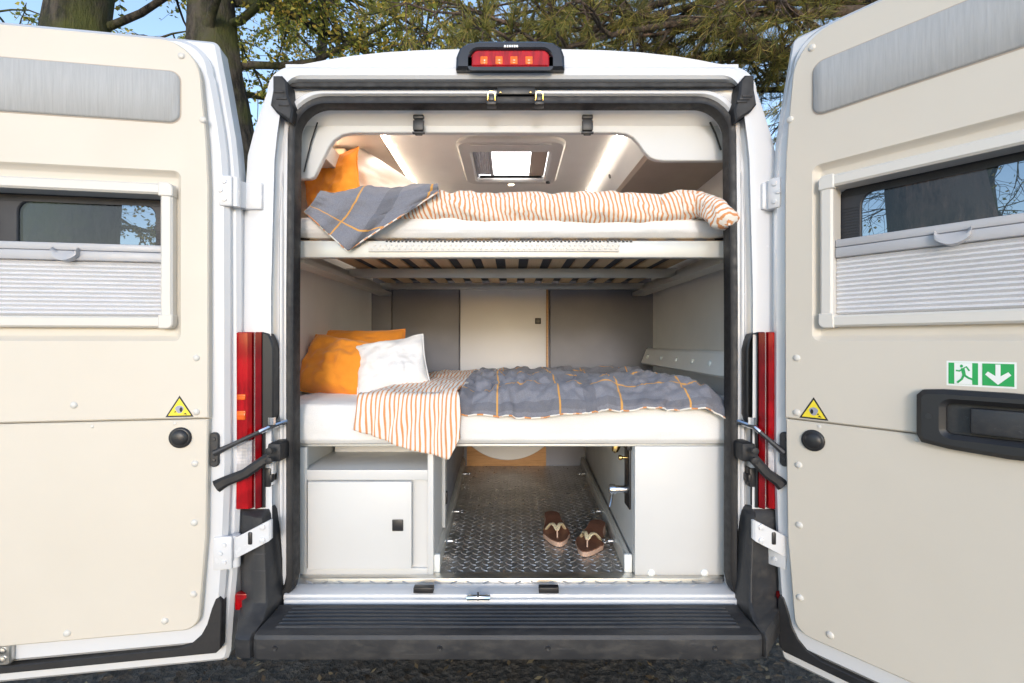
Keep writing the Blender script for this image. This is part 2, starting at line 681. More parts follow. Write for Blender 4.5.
# roof skin with the skylight opening
SKX0, SKX1, SKY0, SKY1 = -.19, .178, .57, .97
xs = sorted(set([-.80, -.74, -.70, -.66, -.58, -.45, -.32, SKX0, -.06, .06, SKX1, .32, .45, .58, .66, .70, .74, .80]))
ys = [.012, .02, .05, .1, .2, .35, SKY0, .77, SKY1, 1.3, 2., 3., 4.2]


def roof_z(x, y):
    a = abs(x)
    h = 0.0
    if a < .70:
        h = .012 + .080 * (1 - (a / .70) ** 3.2)
    elif a < .74:
        h = .012 * (.74 - a) / .04
    return 2.4165 + h * min(1, .55 + y * 3 if y < .15 else 1.0) + .0


mb = MB()
V = [[mb.v((x, y, roof_z(x, y))) for y in ys] for x in xs]
for i in range(len(xs) - 1):
    for j in range(len(ys) - 1):
        if xs[i] >= SKX0 - 1e-6 and xs[i + 1] <= SKX1 + 1e-6 and ys[j] >= SKY0 - 1e-6 and ys[j + 1] <= SKY1 + 1e-6:
            continue
        mb.f([V[i][j], V[i + 1][j], V[i + 1][j + 1], V[i][j + 1]])
low = [mb.v((x, .012, 2.404)) for x in xs]
for i in range(len(xs) - 1):
    mb.f([low[i], low[i + 1], V[i + 1][0], V[i][0]])
roof = mb.build('roof', MT['paint'], van, smooth=50)
mb = MB()
mb.grid(lambda u, v: Vector((lerp(SKX0 - .03, SKX1 + .03, u), lerp(SKY0 - .03, SKY1 + .03, v), 2.50 + .05 * (1 - (2 * u - 1) ** 4) * (1 - (2 * v - 1) ** 4))), 10, 10)
mb.build('skylight_dome', MT['glass'], roof)

# ---- third brake light
mb = MB()
o = [(PX(x, -.02), PZ(y, -.02)) for x, y in ((456, 70), (456.5, 58), (460, 49), (468, 44), (480, 42), (540, 42), (553, 43.5), (561, 48.5), (564, 57), (564.5, 70))]
o = o[::-1]
h = rrect(PX(470.5, -.02), PX(550.5, -.02), PZ(70.5, -.02) + .003, PZ(51, -.02), [.006, .006, .028, .028])
mb.plate(o, [h], .11, -.030, XZ, .008, back=False)
bl = mb.build('brake_light', MT['black_gloss'], van)
mb = MB()
mb.plate(rrect(PX(471.5, -.02), PX(549.5, -.02), PZ(69.5, -.02) + .002, PZ(52, -.02), [.006, .006, .026, .026]), [], .02, -.034, XZ, .006)
lens = mb.build('lens', MT['red_lens'], bl)
for x in (484, 499, 514, 529):
    mb = MB()
    mb.box(PX(x - 3.6, -.03), PX(x + 3.6, -.03), -.0355, -.03, PZ(65, -.03), PZ(57, -.03), .002)
    mb.build('led_cell', MT['orange_cell'], lens)
mb = MB()
for a, b in ((504, 506), (506.8, 508.2), (508.8, 510.8), (511.4, 513), (513.6, 515.6), (516.2, 518)):
    mb.box(PX(a, -.035), PX(b, -.035), -.0315, -.026, PZ(47.4, -.03), PZ(45.2, -.03))
mb.build('maker_lettering', MT['sign_white'], bl)

# ---- roof gasket, corner brackets, seal
mb = MB()
pr = [(-.017, .0), (.018, .0), (.018, .012), (.010, .015), (.006, .009), (.000, .009), (-.004, .016), (-.017, .016)]
mb.prism([(PX(281, .02), .034 - b, PZ(82.0, .02) + a) for a, b in pr], [(PX(746, .02), .034 - b, PZ(82.0, .02) + a) for a, b in pr])
mb.build('roof_gasket', MT['rubber'], van)
for sx in (0, 1):
    mb = MB()
    q = [(275, 78), (284, 78), (289, 84), (290, 97), (295, 112), (293, 124), (286, 119), (278, 114), (272.5, 107), (275, 92)]
    if sx:
        q = [(1022 - x + 5, y - .5) for x, y in q]
    q = [(PX(x, 0), PZ(y, 0)) for x, y in q]
    if sx:
        q = q[::-1]
    mb.plate(q, [], .05, -.018, XZ, .006)
    for k, (a, b) in enumerate(((0.36, .030), (0.5, .028), (.64, .026))):
        cx = lerp(q[0][0], q[5][0], a)
        cz = lerp(q[0][1], q[5][1], a)
        mb.box(cx - .018, cx + .018, -.021, -.01, cz - .004, cz + .004, .001)
    mb.build('corner_bracket', MT['rubber'], van)


def seal_path(zb):
    L = uloop(.045, OPEN, -.002, .125, 2.297, zb, 26, 12, 12)
    return [(-.836, .05, .527), (-.820, .048, .535), (-.799, .047, .56)] + L + [(.799, .047, .56), (.820, .048, .535), (.836, .05, .527)]


mb = MB()
shape = [(-.018, -.012), (-.006, -.030), (.004, -.026), (.016, -.030), (.020, -.012), (.018, .02), (-.016, .02)]
pts = seal_path(.60)
# frame each point with the outward direction in the XZ plane
loops = []
for i, p in enumerate(pts):
    p = Vector(p)
    t = (Vector(pts[min(i + 1, len(pts) - 1)]) - Vector(pts[max(i - 1, 0)])).normalized()
    out = Vector((0, 1, 0)).cross(t).normalized()
    loops.append([p + out * a + Vector((0, 1, 0)) * b for a, b in shape])
mb.loft(loops, True, 0, True, True)
mb.build('door_seal', MT['rubber'], van, smooth=50)

mb = MB()
mb.box(PX(497, .03), PX(535, .03), .018, .045, PZ(96, .03), PZ(88.5, .03), .003)
lk = mb.build('latch_plate', MT['black_plastic'], van)
for x in (500.5, 530.5):
    mb = MB()
    mb.lathe([(.004, 0), (.004, .003), (.002, .004)], (PX(x, .018), .018, PZ(92.5, .018)), (0, -1, 0), 10)
    mb.build('screw', MT['brass'], lk)

# ---- header soffit, arch panel with buckles and clips
mb = MB()
mb.prism([(-.83, y, z) for y, z in ((.058, 2.292), (.124, 2.247), (.130, 2.262), (.064, 2.312))], [(.83, y, z) for y, z in ((.058, 2.292), (.124, 2.247), (.130, 2.262), (.064, 2.312))])
mb.build('header_soffit', MT['lining'], van)
YA = .122
ZF = .5605
arch = [(268, 122.5), (752, 122.5), (752, 160.5), (664, 160.5), (656, 159.5), (650, 157), (644, 151), (639, 143.5), (633, 137), (626, 133.5), (617, 132.5),
        (352, 132.5), (342, 134.5), (334, 139.5), (328.5, 147), (323, 158), (316, 173), (313.5, 177), (310, 178.5), (268, 178.5)]
q = [(PX(x, YA), PZ(y, YA)) for x, y in arch]
mb = MB()
mb.plate(q, [], YA + .022, YA, XZ, .003)
mb.build('arch_panel', MT['white_board'], van)
mb = MB()
a0, a1 = P(321, 112, .112), P(304, 172, .112)
mb.tube([a0, (a0 + a1) / 2 + Vector((-.006, 0, 0)), a1], .003, 6)
mb.build('dark_line', MT['black_plastic'], van)  # black tube standing in for the dark gap beside the left leg
mb = MB()
a0, a1 = P(708, 118, .112), P(721, 150, .112)
mb.tube([a0, (a0 + a1) / 2 + Vector((.004, 0, 0)), a1], .004, 6)
mb.build('dark_line', MT['black_plastic'], van)  # matching black tube on the right side
for x in (418.5, 587.5):
    mb = MB()
    c = P(x, 124, .085)
    w = .020
    YA_ = YA
    YA = .098
    mb.box(c.x - w * .72, c.x + w * .72, YA - .012, YA - .002, c.z - .040, c.z + .036, .004)
    mb.box(c.x - w, c.x + w, YA - .020, YA - .004, c.z - .026, c.z + .014, .005)
    mb.box(c.x - w, c.x + w, YA - .018, YA - .004, c.z + .018, c.z + .034, .004)
    mb.box(c.x - w * 1.15, c.x + w * 1.15, YA - .017, YA - .006, c.z - .036, c.z - .028, .003)
    YA = YA_
    mb.build('strap_buckle', MT['plastic'], van)
for x in (492, 538.5):
    mb = MB()
    c = P(x, 105, .05)
    mb.box(c.x - .017, c.x + .017, .0, .035, c.z - .022, c.z - .008, .003)
    mb.box(c.x - .010, c.x + .010, -.003, .02, c.z - .010, c.z + .012, .002)
    ck = mb.build('roof_clip', MT['black_plastic'], van)
    mb = MB()
    mb.tube([(c.x - .013, .002, c.z - .008), (c.x - .012, -.004, c.z + .014), (c.x - .004, -.004, c.z + .020), (c.x + .004, -.004, c.z + .020), (c.x + .012, -.004, c.z + .014), (c.x + .013, .002, c.z - .008)], .0025, 6)
    mb.build('wire_loop', MT['brass'], ck)
    mb = MB()
    mb.box(c.x - .032, c.x + .032, .050, .075, 2.282, 2.290, .002)
    mb.build('clip_pad', MT['cream_frame'], ck)

# ---- lining: walls, ceiling, back wall
for sx in (-1, 1):
    mb = MB()
    a = [(.10, .792), (.135, .84), (.165, .915), (.20, .932)]
    lp = []
    for z in (.55, 1.0, 1.6, 2.0, 2.20, 2.345):
        k = 0 if z < 2.1 else (.02 if z < 2.3 else .07)
        lp.append([Vector((sx * min(x, .932 - k), y, z)) for y, x in a] + [Vector((sx * (.932 - k), 1.72, z))])
    mb.loft(lp, False)
    mb.build('side_lining', MT['lining'], van, smooth=30)
ZC = 2.345
mb = MB()
LX, RX = -.556, .458
mb.plate([(LX, YA + .02), (RX, YA + .02), (RX, 1.5), (LX, 1.5)], [[(SKX0, SKY0), (SKX1, SKY0), (SKX1, SKY1), (SKX0, SKY1)]], ZC + .01, ZC, lambda u, n, z: Vector((u, z, n)))
ceil = mb.build('ceiling', MT['ceiling'], van)
mb = MB()
mb.plate(rrect(-.255, .245, SKY0 - .13, SKY1 + .06, .07), [rrect(SKX0, SKX1, SKY0, SKY1, .012)], ZC, ZC - .022, lambda u, n, z: Vector((u, z, n)), .010)
mb.box(-.19, .18, SKY0 - .10, SKY0 - .085, ZC - .027, ZC - .02, .003)
sf = mb.build('skylight_frame', MT['cream_frame'], ceil)
mb = MB()   # shaft up to the roof
q = rrect(SKX0, SKX1, SKY0, SKY1, .012)
mb.loft([[Vector((x, y, ZC - .004)) for x, y in q], [Vector((x, y, 2.50)) for x, y in q]], True)
mb.build('skylight_shaft', MT['sign_white'], ceil)
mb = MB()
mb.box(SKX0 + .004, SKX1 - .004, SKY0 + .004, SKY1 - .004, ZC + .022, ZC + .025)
mb.build('glowing_pane', MT['skylight'], ceil)  # emits by itself, stands in for the bright sky above
mb = MB()
mb.grid(lambda u, v: Vector((lerp(SKX0 + .004, SKX0 + .075, u), lerp(SKY0 + .01, SKY1 - .01, v), ZC + .008 + (.006 if int(round(u * 12)) % 2 else 0))), 12, 2)
mb.build('pleated_screen', MT['blind'], ceil, smooth=0)
mb = MB()
mb.box(SKX0 + .075, SKX0 + .09, SKY0 + .004, SKY1 - .004, ZC + .004, ZC + .018, .002)
mb.box(SKX0 + .0, SKX0 + .008, SKY0 + .004, SKY1 - .004, ZC + .0, ZC + .018, .002)
mb.build('screen_bar', MT['light_grey'], ceil)
mb = MB()
mb.box(SKX1 - .085, SKX1 - .004, SKY0 + .006, SKY1 - .006, ZC + .006, ZC + .012, .001)
mb.build('roller_blind', MT['taupe'], ceil)
mb = MB()
mb.lathe([(.026, .0), (.026, .010), (.018, .014), (.016, .006)], (-.005, 1.05, ZC), (0, 0, -1), 20)
dl = mb.build('downlight', MT['cream_frame'], ceil)
mb = MB()
mb.lathe([(.015, .004), (.012, .016)], (-.005, 1.05, ZC), (0, 0, -1), 16)
mb.build('bulb', MT['lamp'], dl)
mb = MB()
mb.lathe([(.012, 0), (.016, .01), (.012, .03), (.0, .032)], (.20, .98, ZC), (0, 0, -1), 14)
mb.build('ceiling_knob', MT['black_plastic'], ceil)
for x in (LX, RX):
    mb = MB()
    s_ = -1 if x < 0 else 1
    mb.box(min(x + s_ * .0065, x + s_ * .003), max(x + s_ * .0065, x + s_ * .003), YA + .03, 1.48, ZC - .004, ZC + .004)
    mb.build('led_strip', MT['led'], ceil)
mb = MB()
mb.box(-.932, LX - .018, YA + .02, 1.5, ZC - .012, ZC - .002, .002)
mb.build('ceiling_side_panel', MT['taupe'], van)  # browner than the ceiling: its dimmer light is put into the colour
# left overhead shelf
mb = MB()
mb.box(-.932, -.75, YA + .05, 1.48, 2.165, 2.18)
mb.box(-.752, -.735, YA + .045, 1.485, 2.16, 2.235, .004)
sh = mb.build('overhead_shelf', MT['white_board'], van)
mb = MB()
mb.box(-.90, -.892, YA + .06, 1.47, 2.19, 2.198)
mb.build('led_strip', MT['led'], sh)
mb = MB()
mb.box(-.95, -.55, 1.30, 1.316, 2.0, 2.335)
mb.build('shelf_end_panel', MT['taupe'], van)
# right overhead cupboard
mb = MB()
A = [(.476, ZC - .003), (.500, ZC - .06), (.545, 2.20), (.56, 2.185), (.93, 2.185), (.93, ZC - .003)]
B = [(.476, ZC - .003), (.490, ZC - .06), (.500, 2.20), (.515, 2.185), (.93, 2.185), (.93, ZC - .003)]
va = [mb.v((x, YA + .03, z)) for x, z in A]
vb = [mb.v((x, 1.49, z)) for x, z in B]
for i in range(6):
    j = (i + 1) % 6
    mb.f([va[i], va[j], vb[j], vb[i]], 1 if i in (2, 3) else 0)  # taupe underside: the shadow below is put into the colour
mb.f(va)
mb.f(vb[::-1])
oc = mb.build('overhead_cupboard', [MT['white_board'], MT['taupe']], van, smooth=25)
mb = MB()
mb.lathe([(.011, 0), (.011, .006), (.0, .008)], (.492, .72, 2.265), (-1, 0, -.25), 14)
mb.build('latch', MT['black_plastic'], oc)

# back wall
YB = 1.5
bw = None
mb = MB()
mb.box(-.95, .95, YB + .03, YB + .05, 1.045, 2.36)
mb.box(-.95, .95, 1.705, 1.72, .55, 1.044)
mb.box(-.95, .95, YB + .05, 1.72, 1.045, 1.06)
bw = mb.build('back_wall', MT['grey_wall'], van)
for x0, x1 in ((-.945, PX(391.5, YB)), (PX(392.3, YB), PX(459, YB))):
    mb = MB()
    mb.box(x0, x1, YB, YB + .029, 1.06, 1.80, .004)
    mb.build('grey_panel', MT['grey_wall'], bw)
mb = MB()
mb.box(PX(550, YB), .945, YB - .01, YB + .029, 1.06, 1.80, .006)
mb.build('grey_panel', MT['grey_wall'], bw)
mb = MB()
mb.box(PX(460.3, YB), PX(546, YB), YB - .004, YB + .029, 1.06, 1.80, .004)
cd = mb.build('cupboard_door', pm('cool_white_board', (.62, .63, .655), .45, var=.02, bscale=300, bstr=.05), bw)
mb = MB()
c = P(538, 321, YB - .006)
mb.box(c.x - .02, c.x + .02, YB - .010, YB, c.z - .02, c.z + .02, .004)
mb.build('push_latch', MT['black_plastic'], cd)
mb = MB()
mb.box(PX(546.3, YB), PX(548.2, YB), YB + .0, YB + .02, 1.06, 1.80)
mb.build('wood_edge', MT['wood'], bw)
mb = MB()
mb.box(PX(467, 1.7), PX(546, 1.7), 1.690, 1.7045, ZF + .001, .98, .002)
mb.build('wood_panel', MT['wood'], bw)
mb = MB()
zr = PZ(460.5, 1.64)
q = [(PX(508, 1.64) + .38 * math.cos(R(a)), zr + .38 + .38 * math.sin(R(a))) for a in range(-170, -9, 4)]
mb.plate(q, [], 1.67, 1.644, XZ, .005)
mb.build('round_table_leaf', MT['white_board'], bw)

# right wall ledge with its round fixings
mb = MB()
lp = []
for y in (.17, .25, .4, 1.42, 1.46, 1.495):
    d = .085 if .2 < y < 1.44 else .05
    lp.append([Vector((.931, y, 1.295)), Vector((.931 - d, y, 1.29)), Vector((.931 - d - .012, y, 1.30)), Vector((.931 - d * .75, y, 1.385)), Vector((.931 - d * .6, y, 1.395)), Vector((.931, y, 1.395))])
mb.loft(lp, True, 0, True, True)
lg = mb.build('wall_ledge', MT['lining'], van, smooth=30)
for y in (.38, .58, .80, 1.05, 1.32):
    mb = MB()
    mb.lathe([(.013, -.006), (.013, .004), (.010, .008), (.0, .009)], (.8515, y, 1.343), (-1, 0, .28), 14)
    mb.build('round_fixing', MT['sign_white'], lg)

# ---- floor, tread plate, rails, sill
mb = MB()
mb.box(-.93, .93, .11, 1.75, .538, .5585)
fl = mb.build('floor', MT['alu'], van)
mb = MB()
fx0, fx1, fy0, fy1 = -.33, .49, .135, 1.71
mb.box(fx0, fx1, fy0, fy1, .558, .5605)
pit = .033
r2 = math.sqrt(.5)
for i in range(-40, 90):
    for j in range(-90, 60):
        cx = (i - j) * pit * r2 + .08
        cy = (i + j) * pit * r2 + .3
        if (i + j) % 2 == 0:
            pass
        if not (fx0 + .012 < cx < fx1 - .012 and fy0 + .012 < cy < fy1 - .012):
            continue
        a = R(45 if (i + j) % 2 else -45)
        L, W, H = .0205, .0066, .0026
        d = Vector((math.cos(a), math.sin(a), 0))
        e = Vector((-d.y, d.x, 0))
        c = Vector((cx, cy, .5605))
        up = Vector((0, 0, H))
        base = [mb.v(c + d * L), mb.v(c + d * L * .3 + e * W), mb.v(c - d * L * .3 + e * W), mb.v(c - d * L), mb.v(c - d * L * .3 - e * W), mb.v(c + d * L * .3 - e * W)]
        top = [mb.v(c + d * L * .8 + up), mb.v(c + d * L * .25 + e * W * .55 + up), mb.v(c - d * L * .25 + e * W * .55 + up), mb.v(c - d * L * .8 + up), mb.v(c - d * L * .25 - e * W * .55 + up), mb.v(c + d * L * .25 - e * W * .55 + up)]
        for k in range(6):
            l_ = (k + 1) % 6
            mb.f([base[k], base[l_], top[l_], top[k]])
        mb.f(top)
mb.build('tread_plate', MT['tread'], fl, smooth=0)
SL, SR = -.034, .037


def slant(k):
    return lambda x, y, z: Vector((x + k * (y - .15), y, z))



for sx, x0, x1, k in ((-1, -.302, -.274, SL), (1, .427, .455, SR)):
    M_ = slant(k)
    mb = MB()
    mb.box(x0, x1, .15, 1.68, ZF, ZF + .060, .003, M=M_)
    mb.box(x0 + .008, x1 - .008, .152, 1.68, ZF + .0605, ZF + .067, .001, M=M_)
    rl = mb.build('floor_rail', MT['alu_paint'], fl)
    mb = MB()
    mb.box(x0 - .001, x1 + .001, .135, .152, ZF, ZF + .068, .004)
    mb.build('end_cap', MT['sign_white'], rl)
    for y in (.33, .68, 1.35):
        mb = MB()
        xe = (x1 if sx < 0 else x0) + k * (y - .15)
        ze = ZF + .040
        mb.tube([(xe + .002 * sx, y, ze), (xe - sx * .032, y, ze)], .008, 10)
        mb.lathe([(.013, 0), (.013, .008)], (xe - sx * .004, y, ze), (-sx, 0, 0), 6)
        ring = [(xe - sx * .034 - sx * 0.011 * (1 - math.cos(2 * math.pi * q / 12)), y + .013 * math.sin(2 * math.pi * q / 12), ze) for q in range(13)]
        mb.tube(ring, .004, 6)
        mb.build('lashing_eye', MT['chrome'], rl)
mb = MB()
mb.box(PX(299, .1), PX(721, .1), .085, .135, .536, .5635, .003)
for k in range(26):
    x = lerp(PX(303, .1), PX(717, .1), (k + .5) / 26)
    d = .012 if k % 2 else -.012
    mb.tube([(x - .012, .0848, .5495 - d * .4), (x + .012, .0848, .5495 + d * .4)], .0022, 5)
mb.build('threshold_strip', MT['alu'], van)
mb = MB()
zt, zb_ = .5445, .510
mb.box(-.81, .81, .010, .14, zb_ + .01, zt, .008)
mb.box(-.80, .80, -.006, .05, zb_, zb_ + .024, .006)
sl = mb.build('door_sill', MT['paint'], van)
for x in (423, 549):
    mb = MB()
    mb.box(PX(x - 10, 0), PX(x + 10, 0), .004, .03, PZ(594, 0), PZ(588.5, 0), .002)
    mb.build('sill_clip', MT['black_plastic'], sl)
mb = MB()
c = P(478.5, 596, 0)
mb.tube([(c.x - .038, -.008, c.z - .002), (c.x - .012, -.016, c.z + .003), (c.x + .012, -.016, c.z + .003), (c.x + .038, -.008, c.z - .002)], .009, 8)
mb.tube([(c.x, -.02, c.z + .022), (c.x, -.02, c.z - .004)], .004, 8)
mb.lathe([(.011, 0), (.009, .004)], (c.x - .028, -.008, c.z), (0, -1, 0), 8)
mb.lathe([(.011, 0), (.009, .004)], (c.x + .028, -.008, c.z), (0, -1, 0), 8)
mb.build('latch_striker', MT['chrome'], sl)

# ---- bumper
mb = MB()
X0, X1 = -.806, .780
prof = [(.04, .512), (.0, .512), (-.010, .516), (-.02, .524)]
for k in range(6):
    y = -.035 - k * .021
    prof += [(y, .524), (y - .004, .5285), (y - .011, .5285), (y - .015, .524)]
prof += [(-.172, .524), (-.186, .520), (-.192, .510), (-.193, .47), (-.188, .446), (-.17, .44), (.04, .44)]
n = len(prof)
cols = [X0, X0 + .012, X0 + .05, X0 + .055, X1 - .055, X1 - .05, X1 - .012, X1]
loops = []
for k, x in enumerate(cols):
    flat = k in (0, 1, 2, 5, 6, 7)
    ins = .006 if k in (0, 7) else 0
    loops.append([Vector((x, y + ins * (1 if y < -.1 else 0), min(z, .5242 - ins * .5) if (flat and y < -.02) else z)) for y, z in prof])
mb.loft(loops, True, 0, True, True)
bp = mb.build('bumper_step', MT['plastic'], van, smooth=25)
for x in (238 + 37, 440, 548, 715):
    mb = MB()
    c = P(min(x, 730), 650, -.193)
    mb.lathe([(.009, 0), (.007, .003), (.004, .0015)], (c.x, -.192, c.z + .005), (0, -1, 0), 10)
    mb.build('bumper_fixing', MT['rubber'], bp)
for sx in (-1, 1):
    mb = MB()
    lp = []
    xi = .812 if sx < 0 else .786
    fo = .872 if sx < 0 else .800
    for z, yo, xin, xf in ((.436, -.160, xi, fo - .01), (.446, -.182, xi, fo), (.505, -.186, xi, fo), (.520, -.172, xi, fo), (.528, -.13, xi, fo), (.56, -.075, xi + .006, fo + .01), (.64, -.060, xi + .014, fo + .02), (.76, -.050, xi + .024, fo + .025), (.835, -.045, xi + .034, fo + .025), (.85, -.02, xi + .04, fo + .02)):
        lp.append([Vector((sx * xin, .10, z)), Vector((sx * xin, yo + .012, z)), Vector((sx * (xin + .008), yo, z)), Vector((sx * max(xf - .02, xin + .012), yo, z)), Vector((sx * max(xf, xin + .02), yo + .012, z)), Vector((sx * .945, -.012, z)), Vector((sx * .955, .02, z)), Vector((sx * .955, .10, z))])
    mb.loft(lp, True, 0, True, True)
    bc = mb.build('bumper_corner', MT['plastic'], van, smooth=40)
    mb = MB()
    c = P(238.5, 603.5, -.05)
    cx = abs(c.x) * sx
    mb.box(cx - .018, cx + .024, -.042, -.012, c.z - .028, c.z + .028, .004)
    mb.build('reflector', MT['red_lens'], bc)

# ---- tail lights
for sx in (-1, 1):
    mb = MB()

    def X(a, b):
        return (a - .013, b - .013) if sx > 0 else (-b, -a)
    zt, zb_ = PZ(332, -.01), PZ(508, -.01)
    # backing with stepped inner edge
    q = [(.864, zb_), (.872, zb_), (.872, zt), (.850, zt - .006), (.838, zt - .03), (.832, zt - .06), (.832, zt - .29), (.838, zt - .31), (.850, zt - .33), (.864, zt - .335)]
    q = [(sx * x - (.013 if sx > 0 else 0), z) for x, z in q]
    mb.plate(q if sx > 0 else q[::-1], [], .03, -.012, XZ, .004)
    mb.box(*X(.845, .868), -.004, .03, PZ(487, 0), PZ(468, 0), .004)
    mb.box(*X(.838, .850), -.010, .03, PZ(482, 0), PZ(474, 0), .003)
    tl = mb.build('tail_light', MT['black_plastic'], van)

    def seg(za, zb2, x0, x1, name, m, yo=-.028):
        mb = MB()
        lp = []
        pr = [(x0, .02), (x0, yo + .010), (x0 + .010, yo), (lerp(x0, x1, .5), yo - .004), (x1 - .02, yo + .006), (x1 + .006, yo + .03), (x1 + .012, .10), (x1, .10)]
        for z, e in ((za, .006), (za + .004, 0), (zb2 - .004, 0), (zb2, .006)):
            lp.append([Vector((sx * x - (.013 if sx > 0 else 0), y + (e if y < 0 else 0), z)) for x, y in pr])
        mb.loft(lp, True, 0, True, True)
        return mb.build(name, m, tl, smooth=35)
    z1, z2 = PZ(439, 0), PZ(471, 0)
    seg(z1, zt, .903, .985, 'red_lens', MT['red_lens'])
    seg(zb_, zt, .873, .9025, 'side_lens', MT['dark_red'], -.022)
    seg(z2, z1 - .001, .903, .985, 'clear_lens', MT['clear_lens'])
    seg(zb_, z2 - .001, .903, .985, 'red_lens', MT['red_lens'])
    for z, h_ in ((PZ(414, 0), .016), (PZ(396, 0), .010)):
        mb = MB()
        mb.box(*X(.918, .948), -.0335, -.02, z - h_, z + h_, .003)
        mb.build('orange_cell', MT['orange_cell'], tl)

# ---- under the floor, and the wheels
mb = MB()
mb.box(-.90, .90, .02, 4.2, .34, .50, .02)
mb.build('underbody', MT['rubber'], van)
mb = MB()
mb.loft([[Vector((x, 4.2, z)) for x, z in ((-.985, .42), (.985, .42), (.985, 1.9), (.83, 2.41), (-.83, 2.41), (-.985, 1.9))], [Vector((x, 4.9, z)) for x, z in ((-.93, .42), (.93, .42), (.93, 1.4), (.70, 1.95), (-.70, 1.95), (-.93, 1.4))], [Vector((x, 5.6, z)) for x, z in ((-.85, .42), (.85, .42), (.85, .95), (.70, 1.15), (-.70, 1.15), (-.85, .95))]], True, 0, False, True)
mb.build('cab', MT['paint'], van)
for sx in (-1, 1):
    for y in (1.15, 4.6):
        mb = MB()
        mb.lathe([(.20, -.09), (.31, -.10), (.335, -.07), (.335, .07), (.31, .10), (.20, .09)], (sx * .87, y, .335), (1, 0, 0), 36)
        wh = mb.build('wheel', MT['tyre'], van)
        mb = MB()
        mb.lathe([(.03, .06), (.12, .05), (.19, .075), (.2, .092), (.2, .0), (.02, .0)], (sx * .87, y, .335), (sx, 0, 0), 24)
        mb.build('rim', MT['light_grey'], wh)
# ------------------------------------------------------------------ cabinets under the lower bed
YC = .115


def cx(px):
    return PX(px, YC)


def cz(py):
    return PZ(py, YC)


mb = MB()
x0, x1, x2 = -.80, cx(427.5), cx(433.5)
mb.box(x0, cx(306.5), YC, YC + .02, .563, 1.04, .002)
mb.box(x1, x2, YC, YC + .02, .563, 1.04, .002)
mb.box(cx(306.5), x1, YC + .0005, YC + .02, cz(480), cz(470), .001)
mb.box(cx(306.5), x1, YC + .0005, YC + .02, .563, cz(568.5), .001)
mb.box(x2 - .018, x2, YC + .0205, 1.68, .563, 1.04, .001, M=slant(SL))
mb.box(x0, x2 - .019, YC + .021, YC + .32, cz(474), cz(470), .001)
mb.box(-.775, x2 - .019, YC + .30, YC + .312, cz(474), 1.04)
mb.box(-.80, -.788, YC + .021, YC + .32, .563, 1.04)
mb.box(cx(306.5), x1, YC + .015, YC + .03, .563, cz(480))
cab = mb.build('storage_cabinet', MT['white_board'], van)
mb = MB()
mb.box(cx(309.5), cx(412.5), YC - .018, YC - .001, cz(567), cz(480.5), .004)
dr = mb.build('door', MT['white_board'], cab)
mb = MB()
mb.box(cx(393.5), cx(404.5), YC - .023, YC - .017, cz(529), cz(517.5), .003)
mb.build('push_latch', MT['black_plastic'], dr)
mb = MB()
mb.box(x2 + .001, x2 + .013, .46, 1.60, .665, 1.03, .003, M=slant(SL))
mb.build('side_door', MT['grey_wall'], cab)
mb = MB()
mb.box(x2 + .001, x2 + .016, .37, .448, .64, 1.036, .002, M=slant(SL))
mb.build('side_post', MT['white_board'], cab)
mb = MB()
mb.box(x2 + .012, x2 + .022, .385, .415, .735, .785, .002, M=slant(SL))
mb.build('side_latch', MT['black_plastic'], cab)

# right hand box with the outside shower
mb = MB()
bx = cx(634.5)
A = rrect(bx, .80, .605, 1.04, .006)
mb.box(bx, .80, YC - .004, YC + .018, .562, 1.045, .005)
mb.box(bx, bx + .016, YC + .018, 1.69, .562, 1.04, .001, M=slant(SR))
rb = mb.build('wheel_arch_box', MT['white_board'], van)
for x in (651, 704):
    mb = MB()
    mb.lathe([(.014, 0), (.014, .003), (.009, .007), (.0, .008)], (cx(x), YC - .004, cz(572.5)), (0, -1, 0), 16)
    mb.build('cover_cap', MT['sign_white'], rb)
mb = MB()
xa = bx
mb.box(xa - .008, xa - .0005, .165, .245, cz(512) - .01, cz(450), .003)
mb.box(xa - .02, xa - .0005, .15, .235, cz(453), cz(446.5), .004)
tp = mb.build('shower_tap', MT['black_plastic'], rb)
zt_ = cz(497)
mb = MB()
mb.lathe([(.016, 0), (.016, .045), (.020, .047), (.020, .065), (.017, .070), (.0, .070)], (xa - .006, .21, zt_), (-1, 0, 0), 20)
mb.tube([(xa - .066, .20, zt_ - .010), (xa - .078, .17, zt_ - .034), (xa - .086, .155, zt_ - .052)], [.006, .005, .004], 8)
mb.build('tap_lever', MT['chrome'], tp)
mb = MB()
zl = cz(463)
mb.lathe([(.006, 0), (.006, .02), (.010, .024), (.010, .034), (.0, .036)], (xa - .006, .20, zl), (-1, 0, 0), 14)
mb.build('hose_nipple', MT['brass'], tp)
mb = MB()
mb.lathe([(.0, -.036), (.012, -.030), (.019, -.005), (.018, .018), (.008, .032), (.0, .034)], (xa - .038, .25, cz(452)), (.25, .2, 1), 16)
mb.build('shower_head', MT['brass'], tp)

# ------------------------------------------------------------------ bed bases
mb = MB()
mb.box(-.93, .93, YC + .012, 1.49, 1.041, 1.0495, .002)
mb.build('lower_bed_base', MT['alu_paint'], van)

